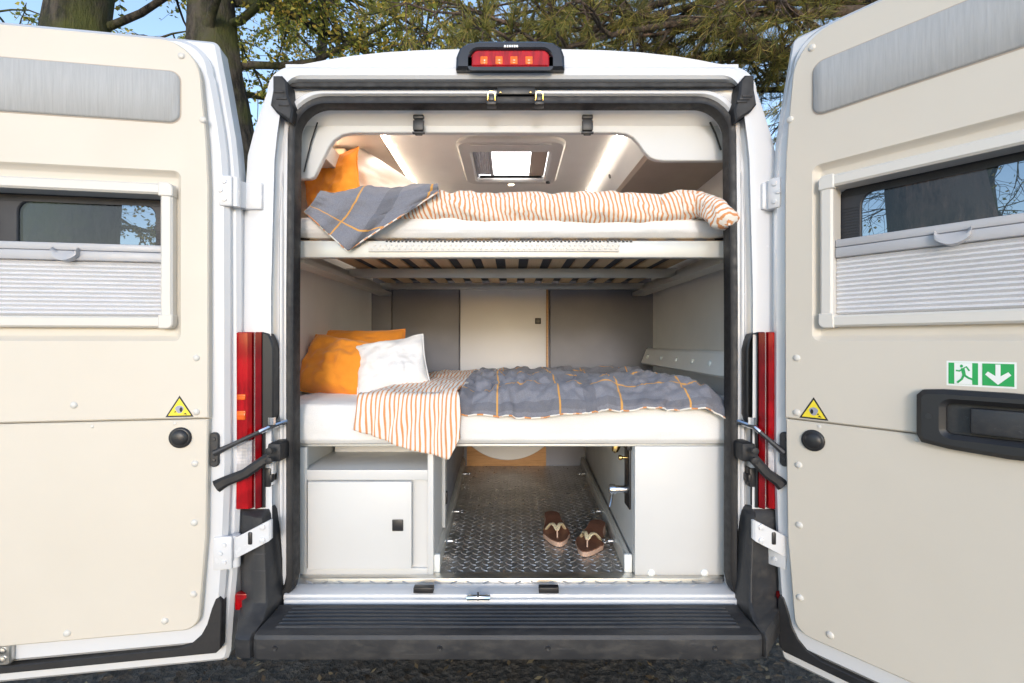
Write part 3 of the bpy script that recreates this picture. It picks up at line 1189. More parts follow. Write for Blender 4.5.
ZB0, ZB1 = 1.749, 1.812
mb = MB()
mb.box(-.85, .85, .10, .135, ZB0, ZB1, .004)
mb.box(-.85, .85, .772, .80, 1.764, 1.811, .003)
mb.box(-.85, .85, 1.40, 1.43, 1.774, 1.811, .003)
bunk = mb.build('bunk_frame', MT['alu_paint'], van)
for sx in (-1, 1):
    mb = MB()
    xo = .838
    q = [(xo + .03, 1.735), (xo + .03, 1.80), (xo, 1.80), (xo, 1.757), (xo - .05, 1.757), (xo - .05, 1.735)]
    q = [(sx * x, z) for x, z in q]
    mb.prism([(x, .137, z) for x, z in q], [(x, 1.46, z) for x, z in q])
    mb.build('side_rail', MT['alu_paint'], bunk)
ns = 15
for k in range(ns):
    x = lerp(-.775, .775, k / (ns - 1))
    mb = MB()
    mb.grid(lambda u, v: Vector((x + (u - .5) * .064, lerp(.137, 1.40, v), 1.8135 + .004 * math.sin(math.pi * v))), 1, 10)
    mb.grid(lambda u, v: Vector((x + (u - .5) * .064, lerp(.137, 1.40, v), 1.8215 + .004 * math.sin(math.pi * v))), 1, 10)
    mb.build('slat', MT['slat'], bunk, recalc=False)
    if k % 1 == 0:
        for y in (.80,):
            mb = MB()
            mb.box(x - .033, x + .033, y + .002, y + .05, 1.806, 1.813, .002)
            mb.build('slat_holder', MT['light_grey'], bunk)
# antislip comb on the front rail
mb = MB()
mb.box(cx(370), cx(618), .093, .104, PZ(252, .1), PZ(243, .1), .002)
nt = 46
for k in range(nt):
    x = lerp(cx(374), cx(615), k / (nt - 1))
    for r_ in range(2):
        mb.box(x - .0042 + r_ * .009, x + .0042 + r_ * .009, .0905, .0965, PZ(248.8 - r_ * 3.2, .1) - .0035, PZ(248.8 - r_ * 3.2, .1) + .0035, .0012, seg=1)
mb.build('antislip_strip', MT['cream_frame'], bunk)
mb = MB()
for k in range(64):
    x = lerp(cx(388), cx(630), k / 63)
    mb.tube([(x - .004, .10, PZ(241.0, .1)), (x + .004, .10, PZ(241.0, .1))], .0055 if k % 2 else .004, 6)
mb.build('beaded_edge', MT['black_plastic'], bunk)

# ------------------------------------------------------------------ soft things


def mattress(name, x0, x1, y0, y1, z0, z1, mats, seed, label):
    mb = MB()
    n = 72

    def fn(u, v):
        # v runs round the front: underside lip -> front face -> top -> back
        x = lerp(x0, x1, u)
        h = z1 - z0
        pts = [(y0 + .06, z0), (y0 + .02, z0 + .002), (y0 + .004, z0 + .02), (y0, z0 + h * .35), (y0 + .002, z0 + h * .7), (y0 + .018, z1 - .012), (y0 + .05, z1 - .001), (y0 + .2, z1 + .003), ((y0 + y1) / 2, z1 + .004), (y1 - .1, z1), (y1, z1 - .01), (y1, z0)]
        k = v * (len(pts) - 1)
        i = min(int(k), len(pts) - 2)
        y = lerp(pts[i][0], pts[i + 1][0], k - i)
        z = lerp(pts[i][1], pts[i + 1][1], k - i)
        w = fbm(x * 3 + seed, v * 3, 2) * .006 + fbm(x * 14 + seed, z * 30 + y * 6, 5) * .0025
        e = sstep(0, .05, u) * sstep(0, .05, 1 - u)
        return Vector((x, y - w * (1 if v < .5 else 0), lerp((z0 + z1) / 2, z, .85 + .15 * e) + w * (v > .4))), (x, z + y)
    mb.grid(fn, n, 44)
    o = mb.build(name, mats, None, origin=((x0 + x1) / 2, (y0 + y1) / 2, z0), smooth=60)
    tag(o, label, 'mattress')
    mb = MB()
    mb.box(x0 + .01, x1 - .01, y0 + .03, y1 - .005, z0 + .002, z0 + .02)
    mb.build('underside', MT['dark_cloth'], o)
    return o


m_up = mattress('mattress', -.84, .84, .118, 1.42, 1.8275, 1.915, MT['sheet'], 1.0, 'white sheeted mattress on the slatted upper bunk')
m_lo = mattress('mattress', -.91, .91, YC - .014, 1.47, 1.0505, 1.212, MT['sheet'], 7.0, 'thick white mattress of the lower bed above the storage cabinet')


def pillow(name, c, ax, ay, w, h, t, mat, label, seed, group='loose pillows on the two beds'):
    """c centre, ax direction of its width, ay direction of its height"""
    ax = Vector(ax).normalized()
    ay = Vector(ay)
    ay = (ay - ax * ay.dot(ax)).normalized()
    az = ax.cross(ay)
    c = Vector(c)
    mb = MB()
    n = 40

    def side(sg):
        def fn(u, v):
            a, b = 2 * u - 1, 2 * v - 1
            ea, eb = abs(a), abs(b)
            # edges bow inward between the corners
            cr = 1 - .035 * (ea * eb) ** 3
            pa = a * (1 - .085 * (1 - b * b) * ea ** 4) * cr
            pb = b * (1 - .085 * (1 - a * a) * eb ** 4) * cr
            th = max(0, (1 - ea ** 2.6) * (1 - eb ** 2.6)) ** .62
            f = fbm(a * 1.6 + seed, b * 1.6, sg, 4)
            rad = abs(fbm(math.atan2(b, a) * 3 + seed, 3.3, 1)) * (ea + eb) * .5
            cre = max(0, 1 - 3.2 * abs(fbm(a * 1.3 + b * .8 + seed, b * 1.9 - a * .5, 4.4, 3)))
            d = t * .5 * th * (1 + .24 * f - .26 * rad * (ea * eb) ** .5 * 1.6 - .09 * cre + .035 * math.sin(9 * (b * .8 - .35 * a * a) + 4 * f + seed) * (1 - eb ** 4))
            wob = .008 * fbm(a * 2 + seed, b * 2 + 3, 9)
            return c + ax * (pa * w / 2 + wob * th) + ay * (pb * h / 2) + az * (sg * d + .02 * fbm(a + seed, b, 4)), (u, v)
        return fn
    mb.grid(side(1), n, n)
    mb.grid(side(-1), n, n)
    bmesh.ops.remove_doubles(mb.bm, verts=mb.bm.verts, dist=.0006)
    o = mb.build(name, mat, None, origin=c - Vector((0, 0, h / 2)), smooth=180)
    mb = MB()
    e = []
    k = 24
    for i in range(4 * k):
        q = i // k
        f = 2 * (i % k) / k - 1
        a, b = ((f, -1), (1, f), (-f, 1), (-1, -f))[q]
        cr = 1 - .035 * abs(a * b) ** 3
        pa = a * (1 - .085 * (1 - b * b) * abs(a) ** 4) * cr
        pb = b * (1 - .085 * (1 - a * a) * abs(b) ** 4) * cr
        e.append(c + ax * pa * w / 2 + ay * pb * h / 2 + az * .02 * fbm(a + seed, b, 4))
    mb.tube(e + [e[0]], .0035, 5, caps=False)
    mb.build('piped_edge', mat, o)
    return tag(o, label, 'pillow', group)


# lower bed
pillow('pillow', (-.765, .45, 1.325), (.93, -.22, -.12), (.10, .55, 1), .38, .285, .19, MT['orange'], 'plump orange pillow leaning on the left wall of the lower bed, nearest the seal', 1.2)
pillow('pillow', (-.755, .76, 1.365), (.95, .25, .03), (0, .5, 1), .44, .30, .15, MT['orange'], 'orange pillow mostly hidden behind the white one on the lower bed', 5.1)
pillow('pillow', (-.520, .385, 1.335), (.985, .15, .16), (-.13, .45, 1), .315, .25, .12, MT['white_linen'], 'small square white pillow standing in front of the orange ones on the lower bed', 8.4)
# upper bed
pillow('pillow', (-.765, .37, 2.075), (.88, -.30, .14), (-.10, .20, 1), .28, .36, .13, MT['orange'], 'orange pillow upright in the left corner of the upper bunk', 11.0)
pillow('pillow', (-.70, .60, 2.055), (.90, -.3, 0), (0, .2, 1), .22, .30, .10, MT['orange'], 'orange pillow edge peeking between its twin and the white pillow on the upper bunk', 14.0)
pillow('pillow', (-.60, .52, 2.085), (.86, .05, -.50), (.46, .30, .86), .50, .36, .12, MT['white_linen'], 'white pillow slumped against the shelf on the upper bunk', 17.0)

# ---- upper duvet: rolled striped edge plus a turned grey corner hanging down
mb = MB()
path = [(-.46, .20, 1.935), (-.38, .188, 1.944), (-.30, .178, 1.950), (-.15, .175, 1.945), (0, .172, 1.944), (.15, .17, 1.943), (.3, .168, 1.941), (.45, .165, 1.939), (.56, .160, 1.941), (.64, .152, 1.952), (.70, .125, 1.955), (.735, .080, 1.930), (.754, .040, 1.890), (.766, .010, 1.845)]
pp = [Vector(p) for p in path]
L = [0]
for a, b in zip(pp, pp[1:]):
    L.append(L[-1] + (b - a).length)


def along(d):
    for i in range(len(pp) - 1):
        if d <= L[i + 1] or i == len(pp) - 2:
            t = (d - L[i]) / (L[i + 1] - L[i])
            p0, p1, p2, p3 = pp[max(i - 1, 0)], pp[i], pp[i + 1], pp[min(i + 2, len(pp) - 1)]
            q = .5 * ((2 * p1) + (p2 - p0) * t + (2 * p0 - 5 * p1 + 4 * p2 - p3) * t * t + (3 * p1 - p0 - 3 * p2 + p3) * t ** 3)
            g = (p2 - p1).normalized()
            return q, g


def roll(u, v):
    d = u * L[-1]
    c, g = along(d)
    a = 2 * math.pi * v
    sd = g.cross(Vector((0, 0, 1))).normalized()
    up = sd.cross(g).normalized()
    ry = (.082 if u < .75 else lerp(.082, .052, sstep(.75, .90, u))) + .01 * fbm(d * 3, 1)
    rz = (.064 if u < .8 else lerp(.064, .044, sstep(.78, .92, u))) + .006 * fbm(d * 4, 7)
    pinch = 1 - .16 * math.exp(-((d - .235) / .03) ** 2) - .06 * math.exp(-((d - 1.20) / .05) ** 2) - .07 * math.exp(-((d - .62) / .025) ** 2)
    w = fbm(d * 22 + 2.2 * math.sin(a), math.sin(a) * .9, math.cos(a) * .9, 3)
    w2 = fbm(d * 7, math.sin(a), math.cos(a), 3)
    e = 1 - .93 * sstep(.972, 1, u) ** 2
    crs = max(0, 1 - 5 * abs(fbm(d * 3.1 + .5 * math.sin(a + d * 2), 4.0, 2.2, 2))) * .10
    k = (1 + .06 * w + .13 * w2 - crs) * pinch * e
    ca, sa = math.cos(a), math.sin(a)
    ca = math.copysign(abs(ca) ** .8, ca)
    sa = math.copysign(abs(sa) ** .8, sa)
    return c - sd * ca * ry * k * -1 + up * sa * rz * k, (d + .010 * math.sin(a) + .006 * w, .2)


mb.grid(roll, 300, 40, mi=0)
# body of the duvet lying on the mattress behind the roll


def slab(u, v):
    x = lerp(-.50, .74, u)
    y = lerp(.235, 1.36, v)
    e = (sstep(0, .06, u) * sstep(0, .06, 1 - u) * sstep(0, .05, 1 - v)) ** .5
    return Vector((x, y, 1.918 + e * (.055 + .018 * fbm(x * 4, y * 4, 3) + .006 * fbm(x * 15, y * 9)))), (x, y)


mb.grid(slab, 60, 50, mi=1)
dv = mb.build('duvet', [MT['stripe'], MT['plaid']], None, origin=(0, .18, 1.915), smooth=180, recalc=True)
tag(dv, 'rolled striped duvet on the upper bunk with a grey checked corner hanging down', 'duvet')
mb = MB()


def flap(u, v):
    # u along the top edge (left to right), v from the top down
    A, B, C, D = Vector((322, 192.5)), Vector((438, 186.5)), Vector((347.5, 250.5)), Vector((304.5, 211))
    T = A.lerp(B, u)
    # bottom edge: D to C along the left part, then up the right diagonal to B
    Bm = D.lerp(C, u / .55) if u < .55 else C.lerp(Vector((438, 192)), (u - .55) / .45)
    p = T.lerp(Bm, v)
    y = lerp(.165, .074, sstep(0, .24, v)) - .012 * sstep(.5, 1, u)
    fold = .014 * math.sin(u * 21 + v * 3.5 + .6) * (.25 + .75 * v) * (1 - .3 * u) + .010 * fbm(u * 3, v * 2.5, 4)
    y -= fold * .8
    q = P(p.x, p.y, y)
    q.z += .012 * fbm(u * 4, v * 3, 9) * (1 - v) + .02 * math.sin(math.pi * min(1, v * 2.4)) * .4 + .006 * sstep(.15, .5, u) * (1 - sstep(.0, .3, v)) * (1 - sstep(.85, 1, u))
    return q, (u * .40 + v * .02 + .085, v * .26 * (1 if u < .55 else 1 - (u - .55) / .55) + .06)


V = mb.grid(flap, 90, 44, mi=0)
fp = mb.build('turned_corner', MT['plaid'], dv, smooth=180)
sm = fp.modifiers.new('thick', 'SOLIDIFY')
sm.thickness = .006
sm.offset = 1
mb = MB()
e = [flap(u, 1.0)[0] + Vector((0, -.002, -.001)) for u in np.linspace(0, 1, 50)]
loops = []
for i, p in enumerate(e):
    pass
mb.tube(e, .0035, 6)
for f in mb.bm.faces:
    c = f.calc_center_median()
    for l in f.loops:
        l[mb.uv].uv = ((c.x * .7 - c.z * .7) * 1.7, 0)
mb.build('striped_piping', MT['stripe'], fp)

# ---- lower duvet
mb = MB()


def lduv(u, v):
    xl = lerp(-.22, -.232, v)
    xr = lerp(.80, .80, v)
    x = lerp(xl, xr, u)
    d = v * 1.32
    # path from the back (y=1.36) to the front (y=.125), then over the edge
    if d < 1.21:
        y = 1.335 - d
        zb = 1.214
        e = 1
        z = zb
    else:
        k = (d - 1.21) / .11
        y = .125 - .040 * math.sin(min(1, k * 1.5) * math.pi / 2)
        z = 1.214 - .080 * k * (.8 + .2 * math.sin(x * 7 + 1.0))
    pf = sstep(0, .05, u) * sstep(0, .07, 1 - u) * sstep(0, .10, v)
    puff = .046 * pf * (1 if d < 1.05 else lerp(1, .35, sstep(1.05, 1.27, d)))
    a1 = fbm(x * 3.1 + 3, y * 3.1, 1.2, 4)
    ang = .75
    xr_ = x * math.cos(ang) + y * math.sin(ang)
    yr_ = -x * math.sin(ang) + y * math.cos(ang)
    rid = 1 - abs(fbm(xr_ * 3.0, yr_ * 7.5 + .7 * a1, 5.5, 4)) * 2.0
    rid2 = 1 - abs(fbm(xr_ * 8 + 9, yr_ * 4.0, 2.5, 3)) * 2.2
    rid3 = 1 - abs(fbm(x * 4.6 + 2.2 * a1, y * 2.2 + x, 8.5, 4)) * 2.4
    wr = .026 * a1 + .022 * max(-.5, rid) + .010 * max(-.4, rid2) + .016 * max(-.4, rid3) * sstep(.55, 1.0, d)
    z += puff + wr * pf * (1 if d < 1.12 else lerp(1, .5, sstep(1.12, 1.25, d)))
    yo = 0
    if d > 1.05:
        yo = -(wr * .75) * sstep(1.0, 1.18, d)
    return Vector((x, y + yo, z)), (x + .06 + .02 * a1, d + .02 + .02 * a1)


mb.grid(lduv, 130, 150, mi=0)
ld = mb.build('duvet', MT['plaid'], None, origin=(.3, .7, 1.214), smooth=180)
sm = ld.modifiers.new('thick', 'SOLIDIFY')
sm.thickness = .012
sm.offset = -1
tag(ld, 'rumpled grey duvet with thin orange checks spread over the lower bed', 'duvet')
mb = MB()
e = [lduv(u, 1.0)[0] + Vector((0, -.004, 0)) for u in np.linspace(.0, 1, 90)]
mb.tube(e, .0032, 6)
for f in mb.bm.faces:
    c = f.calc_center_median()
    for l in f.loops:
        l[mb.uv].uv = (c.x * 1.7, 0)
mb.build('striped_piping', MT['stripe'], ld)
# striped turned-back part, hanging over the front
mb = MB()


def fl2(u, v):
    d = v
    hang = lerp(.120, .228, u / .86) if u < .86 else lerp(.228, .155, (u - .86) / .14)
    Ltop = 1.14
    tot = Ltop + hang
    s_ = v * tot
    back_l, back_r = -.50, -.03
    fr_l, fr_r = -.580, -.205
    if s_ < Ltop:
        k = s_ / Ltop
        y = lerp(1.25, .112, k)
        x = lerp(lerp(back_l, fr_l, k ** .7), lerp(back_r, fr_r, k), u)
        z = 1.222 + .030 * sstep(0, .3, u) * sstep(0, .08, v) * (1 - .5 * sstep(.85, 1, k)) + .010 * sstep(.7, 1, u)
        w = .012 * fbm(x * 6, y * 4, 3.3, 4) + .010 * (1 - 2 * abs(fbm(x * 5 - y * 3, y * 6, 1.7, 3)))
        z += w * sstep(0, .1, u)
        yo = 0
        y_ = y
    else:
        k = (s_ - Ltop)
        x = lerp(fr_l, fr_r, u) + .10 * k * (1 if u > .6 else .4)
        a = min(1, k / .035)
        y_ = .112 - .028 * math.sin(a * math.pi / 2) - .006 * math.sin(x * 30) * min(1, k * 8) - .008 * fbm(x * 8, k * 5, 2)
        z = 1.238 - .004 - k + .01 * (1 - a) + .006 * sstep(.8, 1, u)
        y_ -= .016 * sstep(.7, 1, u)
        z = z if k > .03 else lerp(1.238, z, k / .03)
        x += .010 * math.sin(z * 22) + .012 * math.sin(u * 7 + 1) * min(1, k * 6)
        y_ -= .010 * (math.sin(u * 15 + k * 6) ** 2) * min(1, k * 10)
    return Vector((x, y_, z)), (x * 1.0 + .16 * (1.2 - y_) * .35, s_)


mb.grid(fl2, 80, 150, mi=0)
sf2 = mb.build('turned_back_half', MT['stripe'], ld, smooth=180)
sm = sf2.modifiers.new('thick', 'SOLIDIFY')
sm.thickness = .010
sm.offset = 1

# ---- books on the overhead shelf
bcol = [('book', (.74, .66, .48), 'cream book standing at the front of the row on the overhead shelf'), ('book', (.10, .06, .07), 'dark purple book on the overhead shelf'),
        ('book', (.30, .30, .28), 'grey book between the purple and orange ones on the overhead shelf'), ('book', (.55, .16, .04), 'slim orange book on the overhead shelf'), ('book', (.25, .33, .48), 'pale blue book at the far end of the row on the overhead shelf')]
y = .50
for k, (n_, c_, l_) in enumerate(bcol):
    th = (.065, .045, .04, .05, .05)[k]
    h_ = (.135, .14, .13, .125, .13)[k]
    mb = MB()
    mb.box(-.885, -.760, y, y + th, 2.1805, 2.1805 + h_, .003)
    bk = mb.build('book', pm('book_cover_%d' % k, c_, .5, var=.1, vscale=20), None, origin=(-.82, y + th / 2, 2.1805))
    mb = MB()
    mb.box(-.880, -.764, y + .005, y + th - .005, 2.1805 + h_ - .004, 2.1805 + h_ + .0015)
    mb.build('pages', MT['cream_frame'], bk)
    tag(bk, l_, 'book', 'books on the overhead shelf')
    y += th + .002


# ---- sandals
def sandal(c, ang, mir, label):
    ca, sa = math.cos(ang), math.sin(ang)

    def M(a, b, z):
        # a along the foot (toe = -a), b across
        return Vector((c[0] + b * ca * 1 - a * sa, c[1] + a * ca + b * sa, c[2] + z))
    prof = []
    N = 26
    Ls = .285
    width0 = .060

    def width(t):      # t 0 toe .. 1 heel
        return (width0 * (math.sin(math.pi * min(1, t / .5 * .5 + .0)) ** .55 if t < .32 else 1)) if t < .32 else lerp(width0, .036, sstep(.32, .75, t)) * (1 if t < .86 else math.sqrt(max(0, 1 - ((t - .86) / .14) ** 2)))
    ring = []
    ts = [0.5 - .5 * math.cos(math.pi * i / N) for i in range(N + 1)]
    out = [(t, width(t)) for t in ts]
    loop = [(t * Ls, w) for t, w in out] + [(t * Ls, -w) for t, w in out[-2:0:-1]]

    def zt(a):
        return .024 + .030 * sstep(.25, .9, a / Ls)
    mb = MB()
    mb.loft([[M(a, b * .97, .001) for a, b in loop], [M(a, b, .006) for a, b in loop], [M(a, b, zt(a) - .004) for a, b in loop]], True, 0, True, False)
    so = mb.build('sandal', MT['sole_edge'], None, origin=M(Ls / 2, 0, 0))
    mb = MB()
    mb.loft([[M(a, b, zt(a) - .004) for a, b in loop], [M(a, b * .985, zt(a)) for a, b in loop]], True, 0, False, False)
    vs = [mb.v(M(a, b * .985, zt(a))) for a, b in loop]
    for i in range(1, N):
        mb.f([vs[i], vs[i + 1] if i + 1 <= N else vs[N], vs[(2 * N - i - 1) % (2 * N)], vs[2 * N - i]])
    mb.f([vs[0], vs[1], vs[2 * N - 1]])
    mb.build('footbed', MT['sole'], so)
    post = (.048, -.004 * mir)
    for sgn in (-1, 1):
        mb = MB()
        pts = []
        for i in range(9):
            t = i / 8
            a = lerp(post[0], .125, t)
            b = lerp(post[1], sgn * .042, t ** 1.1)
            pts.append(M(a, b, zt(a) + .030 * (1 - t) ** 1.2 + .030 * math.sin(math.pi * t) + .000))
        mb.tube(pts, [.008 + .0015 * (i % 2) for i in range(9)], 8, ell=(.6, 1.0))
        mb.build('strap', MT['strap'], so)
    mb = MB()
    mb.tube([M(post[0] - .004, post[1], zt(.04) - .002), M(post[0], post[1], zt(.05) + .032)], .0032, 6)
    mb.build('toe_post', MT['sole_edge'], so)
    return tag(so, label, 'sandal', 'pair of sandals on the tread plate')


sandal((.203, .355, .5632), R(3), 1, 'brown thong sandal with beaded strap, pointing straight out, further from the shower tap')
sandal((.290, .262, .5632), R(-23), -1, 'brown thong sandal with beaded strap, turned at a slant beside the right floor rail')
# ------------------------------------------------------------------ the two rear doors


def gz(pts):
    return pts


UED = [(.338, .018), (.50, .008), (.66, -.006), (1.0, -.018), (1.9, -.016), (2.11, -.004), (2.3, .026), (2.44, .050)]


class Door:
    def __init__(s, side):
        s.side = side
        if side < 0:
            s.H = Vector((-.965, .030))
            s.d = Vector((-.987, -.163)).normalized()
            s.n = Vector((.163, -.987)).normalized()
        else:
            s.H = Vector((.965, .030))
            s.d = Vector((.613, -.790)).normalized()
            s.n = Vector((-.790, -.613)).normalized()

    def M(s, u, n, z):
        p = s.H + s.d * u + s.n * n
        return Vector((p.x, p.y, z))


def uedge_loop(ins, zb, zt, u1, rtop, k=9):
    """door outline in (u, z), counter clockwise from the hinge bottom"""
    out = []
    out.append((u1 - ins, zb + ins))
    # free edge, top corner
    for i in range(k + 1):
        a = R(90.0 * i / k)
        out.append((u1 - ins - .06 + math.cos(a) * .06, zt - ins - .06 + math.sin(a) * .06))
    zs = np.linspace(zt, zb, 26)
    uc = interp(UED, zt - rtop) + ins
    for i in range(k + 1):
        a = R(90 + 90.0 * i / k)
        out.append((uc + rtop + math.cos(a) * rtop, zt - ins - rtop + math.sin(a) * rtop))
    for z in np.linspace(zt - rtop - .04, zb + ins + .03, 24):
        out.append((interp(UED, z) + ins, z))
    out.append((interp(UED, zb) + ins + .006, zb + ins + .006))
    out.append((interp(UED, zb) + ins + .02, zb + ins))
    return out


W0, W1, WZ0, WZ1 = .164, .800, 1.482, 1.951


def make_door(side):
    D = Door(side)
    M = D.M
    name = 'rear_door'
    org = M(0, 0, 1.4)
    wh = rrect(W0 + .02, W1 - .02, WZ0 + .02, WZ1 - .02, .04)
    # shell
    mb = MB()
    U1 = .925
    mb.plate(uedge_loop(.0, .338, 2.468, U1, .028), [wh], -.012, .062, M, .012)
    mb.plate(uedge_loop(.024, .395, 2.472, U1 - .02, .11), [wh], .05, .094, M, .014)
    door = mb.build(name, MT['paint'], van, origin=org, smooth=32)
    door['label'] = 'left rear door folded right back' if side < 0 else 'right rear door half open with the black handle'

    def part(mb, nm, mt, smooth=38):
        return mb.build(nm, mt, door, smooth=smooth)
    # rubber along the bottom with its wide corner piece
    mb = MB()
    q = [(.030, .405), (.045, .391), (.90, .391), (.90, .412), (.155, .420), (.118, .432), (.090, .456), (.072, .490), (.058, .540), (.046, .572), (.034, .578), (.026, .560)]
    mb.plate(q, [], .05, .099, M, .003)
    part(mb, 'bottom_rubber', MT['rubber'])
    # trim: upper board with the window recess, lower board
    SEAM = 1.182
    up = [(.058, SEAM + .002), (.885, SEAM + .002)] + [(.885 - .09 + math.cos(R(a)) * .09, 2.424 - .09 + math.sin(R(a)) * .09) for a in range(0, 91, 15)]
    up += [(.080 + .125 + math.cos(R(a)) * .125, 2.424 - .135 + math.sin(R(a)) * .135) for a in range(90, 181, 9)] + [(.064, 2.10), (.058, 1.95)]
    rec = rrect(.1445, .832, 1.442, 1.992, .020)
    mb = MB()
    mb.plate(up, [rec], .092, .120, M, .004)
    # sloping recess walls and floor
    RR = lambda d: rrect(.1445 + d, .832 - d, 1.442 + d, 1.992 - d, max(.003, .020 - d))
    mb.loft([[M(u, n, z) for u, z in RR(d)] for d, n in ((-.002, .118), (.003, .112), (.012, .101), (.016, .099), (.040, .099))], True)
    part(mb, 'upper_trim_board', MT['cream'], 30)
    lo = [(.060, SEAM - .002), (.065, .80)] + [(.085 + .05 + math.cos(R(a)) * .05, .487 + .05 + math.sin(R(a)) * .05) for a in range(180, 271, 15)] + [(.885 - .05 + math.cos(R(a)) * .05, .487 + .05 + math.sin(R(a)) * .05) for a in range(270, 361, 15)] + [(.885, SEAM - .002)]
    mb = MB()
    mb.plate(lo, [], .092, .118, M, .004)
    part(mb, 'lower_trim_board', MT['cream'], 30)
    mb = MB()
    mb.plate(rrect(.140, .835, 2.148, 2.322, .034), [], .112, .1215, M, .001)
    part(mb, 'panel_gap', MT['taupe'])
    mb = MB()
    mb.plate(rrect(.143, .832, 2.151, 2.319, .032), [], .115, .128, M, .006)
    part(mb, 'upper_grey_pad', MT['grey_panel'], 50)
    # window frame
    fw = .036
    mb = MB()
    mb.plate(rrect(W0, W1, WZ0, WZ1, .016), [rrect(W0 + fw, W1 - fw, WZ0 + fw, WZ1 - fw, .004)], .060, .128, M, .006)
    part(mb, 'window_frame', MT['cream_frame'], 30)
    for cu, cz_ in ((W0, WZ0), (W0, WZ1), (W1, WZ0), (W1, WZ1)):
        mb = MB()
        su = 1 if cu == W0 else -1
        sz = 1 if cz_ == WZ0 else -1
        a, b = cu - .003 * su, cu + (fw + .004) * su
        c, d = cz_ - .003 * sz, cz_ + (fw + .006) * sz
        rr = [.004] * 4
        mb.plate(rrect(min(a, b), max(a, b), min(c, d), max(c, d), [.018 if (su > 0 and sz > 0) else .004, .018 if (su < 0 and sz > 0) else .004, .018 if (su < 0 and sz < 0) else .004, .018 if (su > 0 and sz < 0) else .004]), [], .10, .1315, M, .003)
        part(mb, 'frame_corner', MT['cream_frame'], 30)
    gi = rrect(.252, .655, WZ0 + fw + .04, 1.896, .038)
    mb = MB()
    mb.plate(rrect(W0 + fw - .006, W1 - fw + .006, WZ0 + fw - .006, WZ1 - fw + .006, .03), [gi], .040, .052, M, .003)
    for k in range(9):
        z = WZ1 - fw - .004 - k * .0022
        mb.box(W0 + fw, W1 - fw, .0525, .0545, z - .0008, z + .0008, 0, M=M)
    for k in range(16):
        z = WZ1 - fw - .06 - k * .009
        mb.box(W0 + fw, .246, .0525, .0545, z - .0007, z + .0007, 0, M=M)
    part(mb, 'dark_window_border', MT['mesh_screen'], 30)
    mb = MB()
    mb.plate(offset(gi, -.004), [], .040, .046, M)
    part(mb, 'window_pane', MT['glass'], 0)
    # blind
    bt = 1.752
    mb = MB()
    uL, uR = W0 + fw + .001, W1 - fw - .001
    mb.box(uL, uR, .088, .110, bt - .024, bt, .004, M=M)
    mb.box(uL, uR, .092, .113, bt - .056, bt - .025, .005, M=M)
    part(mb, 'blind_rail', MT['light_grey'])
    mb = MB()
    n = 26
    z1, z0 = bt - .054, WZ0 + fw + .002
    mb.grid(lambda a, b: M(lerp(uL, uR, a), .092 + (.010 if int(round(b * n)) % 2 else 0.0) + .0005 * math.sin(a * 9 + b * 5), lerp(z1, z0, b)), 8, n)
    part(mb, 'pleated_blind', MT['blind'], 0)
    mb = MB()
    uc = .475
    prof = []
    for i in range(13):
        t = i / 12
        u = uc - .036 + .072 * t
        dip = .026 * math.sin(math.pi * t) ** .8
        prof.append((u, bt - .030 - .012 - dip * .75, bt - .026 - .004 + (.008 if i in (0, 12) else 0) - dip * .25))
    mb.loft([[M(u, .108, a), M(u, .128 + .006 * math.sin(math.pi * i / 12), a + .002), M(u, .130, (a + b) / 2 + .004), M(u, .120, b + .006), M(u, .108, b + .003)] for i, (u, a, b) in enumerate(prof)], True, 0, True, True)
    part(mb, 'blind_handle', MT['light_grey'], 60)
    # screw caps
    for u, z in ((.140, 2.373), (.075, 2.168), (.095, 1.383), (.095, 1.205), (.10, 1.035), (.102, .84), (.104, .605), (.19, .525), (.45, 1.235), (.40, 1.165), (.16, 1.168), (.47, .512), (.75, 1.235)):
        mb = MB()
        small = abs(z - 1.165) < .01
        r = .006 if small else .0115
        n0 = .1175 if z < SEAM else .1195
        mb.lathe([(r, 0), (r * .9, r * .25), (r * .55, r * .45), (.0, r * .5)], M(u, n0, z), (D.n.x, D.n.y, 0), 14)
        part(mb, 'screw_cap', MT['cream_frame'], 60)
    # rubber plug, warning sticker
    mb = MB()
    mb.lathe([(.034, 0), (.034, .005), (.030, .009), (.027, .009), (.024, .014), (.014, .018), (.0, .019)], M(.143, .1175, 1.122), (D.n.x, D.n.y, 0), 28)
    part(mb, 'rubber_plug', MT['black_plastic'], 50)
    mb = MB()
    c, zb = .145, 1.190
    tri = lambda w, h, b: [(c - w / 2, b), (c + w / 2, b), (c, b + h)]
    mb.plate(tri(.084, .070, zb), [], .119, .1206, M)
    mb.plate(tri(.068, .056, zb + .005), [], .119, .1210, M, mi=1)
    su = -D.side
    g = [(c + su * -.0 + math.cos(a) * .0125 * (1 + .18 * math.sin(3 * a)), zb + .025 + math.sin(a) * .013) for a in np.linspace(0, 2 * math.pi, 15)[:-1]]
    mb.plate(g, [], .119, .1214, M, mi=2)
    g = [(c - .005 + math.cos(a) * .0045, zb + .024 + math.sin(a) * .008) for a in np.linspace(0, 2 * math.pi, 11)[:-1]]
    mb.plate(g, [], .119, .1218, M, mi=0)
    g = [(c + .010, zb + .016), (c + .015, zb + .014), (c + .013, zb + .021)]
    mb.plate(g, [], .119, .1218, M, mi=0)
    g = [(c - .017 * D.side * -1 - .006, zb + .008), (c - .017 * D.side * -1 + .006, zb + .008), (c - .017 * D.side * -1, zb + .0135)]
    mb.plate(g, [], .119, .1214, M, mi=0)
    part(mb, 'pinch_warning_sticker', [MT['black'], MT['sign_yellow'], MT['sign_grey']], 0)
